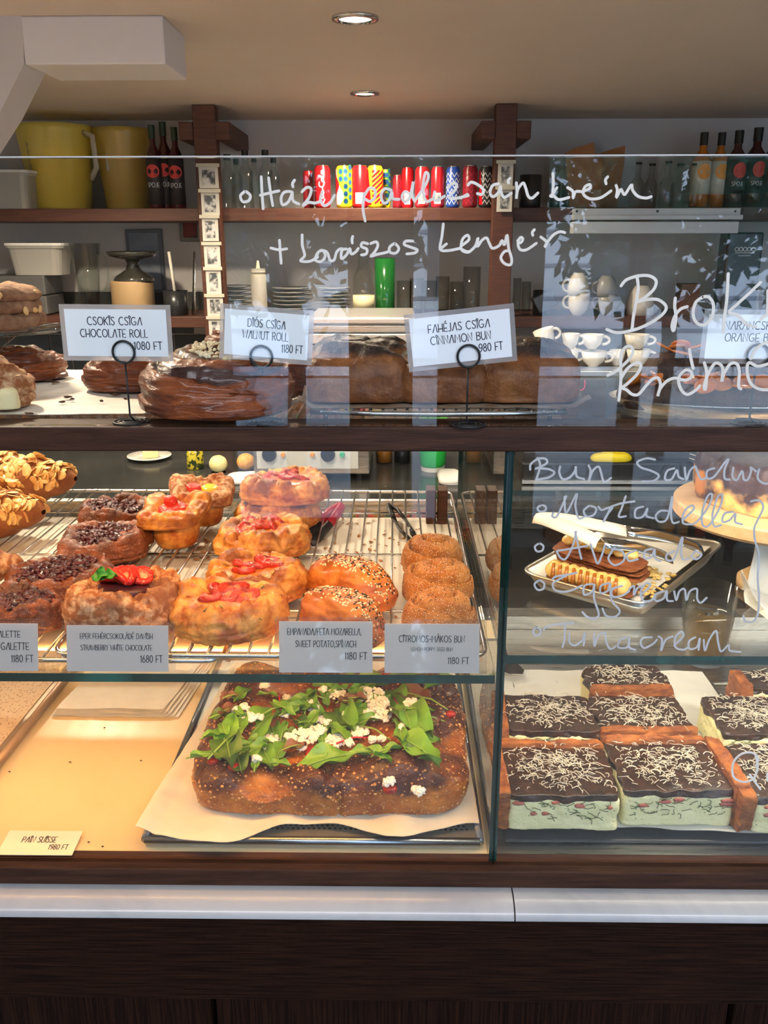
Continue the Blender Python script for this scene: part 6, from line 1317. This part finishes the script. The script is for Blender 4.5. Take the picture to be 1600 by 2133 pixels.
cup(781, 823, 543, 661, YL, zL, 'stack of dark green glasses', m1('green_glass', (.01, .10, .02), rough=.1, coat=.6), 'green_glass', prof=straight, cat='glass')
for k, (x0, x1, y0) in enumerate(((826, 858, 590), (852, 882, 584), (880, 910, 590), (906, 936, 580), (935, 965, 592), (962, 1000, 560))):
    cup(x0, x1, y0, 661, YL-.02*(k % 2), zL, 'clear drinking glass right of the green ones, %s from the left' % ('first', 'second', 'third', 'fourth', 'fifth', 'sixth and tallest')[k], M['ware'], 'drinking_glass', 'clear drinking glasses', prof=straight, cat='glass')
for k, (x0, x1, y0) in enumerate(((1066, 1084, 585), (1084, 1104, 592))): cup(x0, x1, y0, 661, YL, zL, 'small clear glass right of the right post, %s one' % ('first', 'second')[k], M['ware'], 'small_glass', 'small clear glasses', prof=straight, cat='glass')
x, w_, h = bk(1112, 1156, 572, 612, YL); tag(MB().box((x, YL, P(1130, 640, YL).z+.02), (w_, .06, .055), ry=R(-28)).out('black_box', gk, None, bevel=.003), 'small black tilted box lying on cups on the lower shelf', 'box')
cup(1108, 1140, 610, 661, YL, zL, 'dark small cup under the tilted black box', gk, prof=straight)
mug = [(.45, 0), (.5, .03), (.85, .25), (1, .6), (1, 1), (.95, 1), (.93, .6), (.7, .2), (0, .08)]
for k, (x0, x1, y0, yb, f, hd, lab) in enumerate(((1180, 1226, 615, 661, False, -1, 'white cup upright under an upturned one on the lower shelf'), (1180, 1226, 568, 614, True, -1, 'upturned white cup on top of another, left tower'), (1240, 1284, 618, 661, False, -1, 'grey-white cup at the bottom of the right tower'), (1240, 1284, 574, 617, True, -1, 'grey-white upturned cup on the right tower'))):
    cup(x0, x1, y0, yb, YL-.02, P(1200, yb, YL-.02).z if yb < 650 else zL, lab, white if k < 2 else greyc, 'coffee_cup', 'white coffee cups', hd, f, mug)
cup(1304, 1360, 600, 661, YL, zL, 'white upturned bowl right of the cup towers', white, 'white_bowl', flip=True, prof=mug, cat='bowl')
x, w_, h = bk(1408, 1446, 596, 661, YL); tag(MB().b2((x-w_/2, YL-.03, zL), (x+w_/2, YL+.03, zL+h)).out('wooden_box', m1('box_wood', (.14, .05, .02), rough=.6), None, bevel=.003), 'small brown wooden box on the lower shelf at the right', 'box')
x, w_, h = bk(1490, 1562, 490, 661, YL); t = thing('coffee_bag', 'tall black coffee bag with a small pale logo on the lower shelf', 'bag', (x, YL, zL))
MB().b2((-w_/2, -.04, 0), (w_/2, .04, h)).out('bag', gk, t, bevel=.006); mb = MB(); [ribbon(mb, [Vector((x_+.006*math.cos(a_*.6283), h*.80+.006*math.sin(a_*.6283))) for a_ in range(11)], .0022, -.041) for x_ in (-.026, -.013, 0, .013, .026)]; [mb.b2((-w2, -.0412, z2), (w2, -.0405, z2+.0018)) for w2, z2 in ((.030, h*.755), (.020, h*.72))]; mb.out('logo_mark', m1('label_white', (.7, .7, .7), rough=.5), t, fix=False)
# framed picture and red picture on the wall
for x0, x1, y0, y1_, lab, c1, c2 in ((260, 345, 478, 610, 'grey framed print on the wall above the dark cake stand', (.16, .19, .24), (.20, .23, .28)), (372, 420, 443, 503, 'small dark red print on the wall left of the left post', (.20, .015, .012), (.05, .01, .01))):
    a, b = P(x0, y0, 2.43), P(x1, y1_, 2.43); t = thing('wall_print', lab, 'picture', ((a.x+b.x)/2, 2.44, b.z)); w_, h = b.x-a.x, a.z-b.z
    MB().b2((-w_/2, -.012, 0), (w_/2, .009, h)).out('frame', m1('frame_grey', (.10, .12, .15), rough=.4) if x0 < 300 else gk, t, bevel=.002)
    MB().b2((-w_/2+.012, -.0135, .012), (w_/2-.012, -.0122, h-.012)).out('print', m1('print'+str(x0), c1, c2, sc=14, lo=.45, hi=.55, rough=.5), t)
# silver grill, oven and espresso machine on the worktop
def zat(px, py, Y): return P(px, py, Y).z
YO = 1.55
x0, x1 = P(528, 960, YO).x, P(770, 960, YO).x
t = thing('counter_oven', 'white-fronted counter oven with black knobs behind the case', 'oven', ((x0+x1)/2, YO, ZW)); hw = (x1-x0)/2; hO = zat(660, 716, YO)-ZW
MB().b2((-hw, 0, .02), (hw, .40, hO)).out('body', M['steel'], t, bevel=.004)
zp0, zp1 = zat(650, 976, YO)-ZW, zat(650, 915, YO)-ZW
MB().b2((-hw+.01, -.006, zp0), (hw-.03, .0, zp1)).out('control_panel', m1('panel_white', (.56, .58, .55), rough=.35), t, bevel=.002)
MB().b2((-hw+.012, -.004, zp1+.02), (hw-.012, .0, hO-.03)).out('oven_door', M['black'], t)
for px, rr_, mm in ((561, .020, 'k'), (683, .020, 'k'), (590, .006, 'o'), (651, .006, 'o'), (713, .007, 'g')):
    q = P(px, 946, YO-.007); MB().lathe([(rr_, 0), (rr_*.9, .012), (0, .012)], n=20).out('knob' if mm == 'k' else 'indicator', {'k': M['black'], 'o': m1('orange_light', (.7, .30, .05), rough=.4), 'g': m1('green_light', (.05, .4, .2), rough=.4)}[mm], t, 'auto').matrix_basis = Matrix.Translation((q.x-t.location.x, -.007, q.z-ZW)) @ Matrix.Rotation(R(90), 4, 'X')
for sx in (-1, 1):
    for yy in (.04, .36): MB().lathe([(.012, 0), (.012, .0205)], (sx*(hw-.03), yy, 0), 12).out('foot', M['black'], t)
x0, x1 = P(640, 690, YO-.02).x, P(866, 690, YO-.02).x
t = thing('contact_grill', 'long brushed silver grill top on the oven between the price cards', 'grill', ((x0+x1)/2, YO-.02, ZW+hO+.0005)); hw = (x1-x0)/2; zz = zat(740, 662, YO-.02)-ZW-hO; 
MB().b2((-hw, 0, 0), (hw, .34, zz*.40)).out('base', m1('silver', (.55, .55, .54), rough=.3, metal=.8), t, bevel=.003)
MB().b2((-hw, .004, zz*.42), (hw, .33, zz*.72)).out('plate', M['steel'], t, bevel=.003); MB().b2((-hw, -.002, zz*.74), (hw, .33, zz)).out('lid', m1('silver', (.55, .55, .54), rough=.3, metal=.8), t, bevel=.004)
YE = 1.62
x0, x1 = P(1090, 900, YE).x, P(1450, 900, YE).x; zE = zat(1200, 772, YE)
t = thing('espresso_machine', 'black espresso machine with cups on top, behind the case', 'coffee machine', ((x0+x1)/2, YE, ZW)); hw = (x1-x0)/2; hE = zE-ZW
MB().b2((-hw, 0, hE*.55), (hw, .40, hE-.012)).out('upper_body', M['black'], t, bevel=.01); MB().b2((-hw, .14, .03), (hw, .40, hE*.55)).out('back_body', M['dark'], t)
MB().b2((-hw, -.03, .02), (hw, .14, .075)).out('drip_tray', M['dark'], t, bevel=.004); MB().b2((-hw-.005, -.005, hE-.012), (hw+.005, .41, hE)).out('cup_rail', M['steel'], t, bevel=.003)
for k in (-1, 1): MB().lathe([(.035, -.05), (.035, 0), (.02, .002)], (k*hw*.4, .04, hE*.55), 20).out('brew_group', M['chrome'], t, True); MB().tube([(k*hw*.4, .01, hE*.55-.045), (k*hw*.4, -.10, hE*.55-.055)], .010, 10).out('handle', M['black'], t, True)
for sx in (-1, 1):
    for yy in (.0, .36): MB().lathe([(.012, 0), (.012, .0205 if yy < .1 else .0305)], (sx*(hw-.04), yy, 0), 12).out('foot', M['black'], t)
mb = MB()
for px in (1194, 1212): q = P(px, 800, YE-.001); mb.tube([(q.x-t.location.x+.009*math.cos(a), -.0015, q.z-ZW+.017*math.sin(a)) for a in [k*.6283 for k in range(10)]], .0015, 5, True)
mb.out('red_display', m1('red_digits', (.4, 0, .05), emis=(1, .05, .15), es=1.6), t)['kind'] = 'stuff'
bowlp = [(.4, 0), (.42, .05), (.8, .35), (1, 1), (.95, 1), (.75, .38), (0, .12)]
tops = [(1112, 1164, 738, 770, 1), (1165, 1205, 734, 770, 1), (1208, 1262, 738, 770, 1), (1266, 1300, 738, 770, -1), (1302, 1352, 734, 770, 1)]
for k, (x0, x1, y0, yb, hd) in enumerate(tops): cup(x0, x1, y0, yb, YE+.08+.02*(k % 2), zE+.0005, 'white cup standing on the espresso machine, %s from the left of the lower row' % ('first', 'second', 'third', 'fourth', 'fifth')[k], white, 'coffee_cup', 'white cups on the espresso machine', hd, False, bowlp)
zc_ = zE+.001+P(1200, 736, YE+.1).z-P(1200, 770, YE+.1).z
for k, (x0, x1, y0, yb, hd) in enumerate(((1118, 1162, 698, 736, 1), (1168, 1206, 704, 736, 1), (1208, 1256, 706, 736, 1), (1298, 1350, 706, 736, 1))): cup(x0, x1, y0, yb, YE+.10, zc_, 'white cup in the upper row on the espresso machine, %s from the left' % ('first, tipped', 'second', 'third', 'fourth')[k], white, 'coffee_cup', 'white cups on the espresso machine', hd, False, bowlp, rot=(0, R(-18), 0) if k == 0 else None)
# small things on the worktop, seen through the case
def onW(px, py): return PZ(px, py, ZW)
def ball(px, py, wpx, m, name, lab, cat):
    q = onW(px, py); r = wpx*depth_of(q)/F/2; t = thing(name, lab, cat, (q.x, q.y+r, ZW)); o = slab('fruit', m, t, r, r*.98, r*1.9, 2, None, None, [(.0008, 200)], 3, NT=40, NS=14, NR=14, q=.5, tp=2, bin=.05); return t
ball(452, 988, 38, m1('lemon', (.80, .72, .30), (.84, .80, .45), sc=30, rough=.45), 'lemon', 'pale lemon on the dark worktop behind the rack', 'lemon')
ball(510, 984, 38, m1('orange_fruit', (.75, .34, .05), (.80, .42, .08), sc=30, rough=.45, bump=.3, bsc=300), 'orange', 'orange on the dark worktop, right of the lemon', 'orange')
q = onW(306, 962); t = thing('butter_plate', 'white plate with a piece of butter on the dark worktop', 'plate', (q.x, q.y+.03, ZW)); MB().lathe([(.03, 0), (.035, .003), (.065, .012), (.065, .014), (.035, .007), (0, .006)], n=40).out('plate', white, t, True); MB().box((.004, 0, .018), (.045, .03, .022), rz=.3).out('butter', m1('butter', (.72, .60, .28), rough=.5), t, bevel=.003)
q = onW(404, 979); r = .024; t = thing('small_can', 'small can with black and yellow pattern beside the lemon', 'can', (q.x, q.y+.02, ZW)); MB().lathe([(r*.9, 0), (r, .004), (r, .085), (r*.85, .09), (0, .09)], n=28).out('body', m1('yellow_black', (.72, .60, .05), (.03, .05, .02), sc=70, lo=.48, hi=.52, rough=.4), t, True); on_can(MB().b2((-.009, -.0006, .05), (.009, 0, .08)), r, .0004).out('label', m1('label_white', (.7, .7, .7), rough=.5), t)
q = onW(902, 984); r = .037; t = thing('green_jug', 'bright green plastic jug with a white base behind the rack', 'jug', (q.x, q.y+.03, ZW)); MB().lathe([(r*.85, .012), (r, .02), (r*1.08, .15), (r*1.04, .15), (r*.95, .02), (0, .02)], n=32).out('body', m1('green_plastic', (.02, .42, .06), rough=.35), t, True); MB().lathe([(r*.9, 0), (r*.95, .012), (0, .012)], n=32).out('base', white, t, 'auto')
for k, (px, lab) in enumerate(((800, 'dark jar with amber contents right of the oven'), (838, 'dark jar behind, between the amber jar and the green jug'))):
    q = onW(px, 972); t = thing('jar', lab, 'jar', (q.x, q.y+.05, ZW)); MB().lathe([(.024, 0), (.026, .003), (.026, .09), (.02, .10), (0, .10)], n=24).out('jar', M['ware'], t, True); MB().lathe([(0, .004), (.023, .004), (.023, .07), (0, .07)], n=20).out('contents', m1('amber_jar', (.35, .14, .02), rough=.3) if k == 0 else gk, t, True); MB().lathe([(.022, .10), (.022, .115), (0, .115)], n=20).out('lid', gk, t, 'auto')
q = onW(938, 1000); t = thing('white_cloth', 'folded white cloth lying behind the rack, right of the green jug', 'cloth', (q.x, q.y, ZW)); slab('cloth', m1('cloth', (.72, .70, .66), rough=.9), t, .035, .06, .022, 3, None, None, [(.006, 30)], 3, NT=40, NS=8, NR=10)
q = onW(508, 1000); t = thing('white_cloth', 'white cloth at the back edge of the rack, under the orange', 'cloth', (q.x, q.y, ZW)); slab('cloth', m1('cloth', (.72, .70, .66), rough=.9), t, .05, .05, .016, 3, None, None, [(.006, 30)], 5, NT=40, NS=8, NR=10)
# right side: dark scale, plates, yellow cloth
q = onW(1262, 1006); a = P(1085, 1006, q.y).x; b = P(1440, 1006, q.y).x
t = thing('black_case', 'long black boxy appliance behind the right shelf', 'appliance', ((a+b)/2, q.y-.01, ZW)); hw = (b-a)/2
MB().b2((-hw, 0, 0), (hw, .05, P(1262, 962, q.y).z-ZW)).out('body', M['black'], t, bevel=.006); MB().b2((-hw, -.015, .004), (hw*1.02, .0, .014)).out('ledge', M['steel'], t)
tt = P(1262, 962, q.y).z
slab('cloth', m1('yellow_cloth', (.75, .62, .02), rough=.6), (t2 := thing('yellow_cloth', 'bright yellow cloth lying on the black appliance', 'cloth', (P(1268, 950, q.y+.04).x, q.y+.015, tt))), .055, .022, .022, 3, None, None, [(.004, 40)], 2, NT=40, NS=8, NR=10)
q = onW(1465, 1006)
plates(1430, 1496, 6, 946, 1000, q.y+.05, ZW, 'plates stacked beside the black appliance', 'white plate stacked right of the black appliance, %s', white)
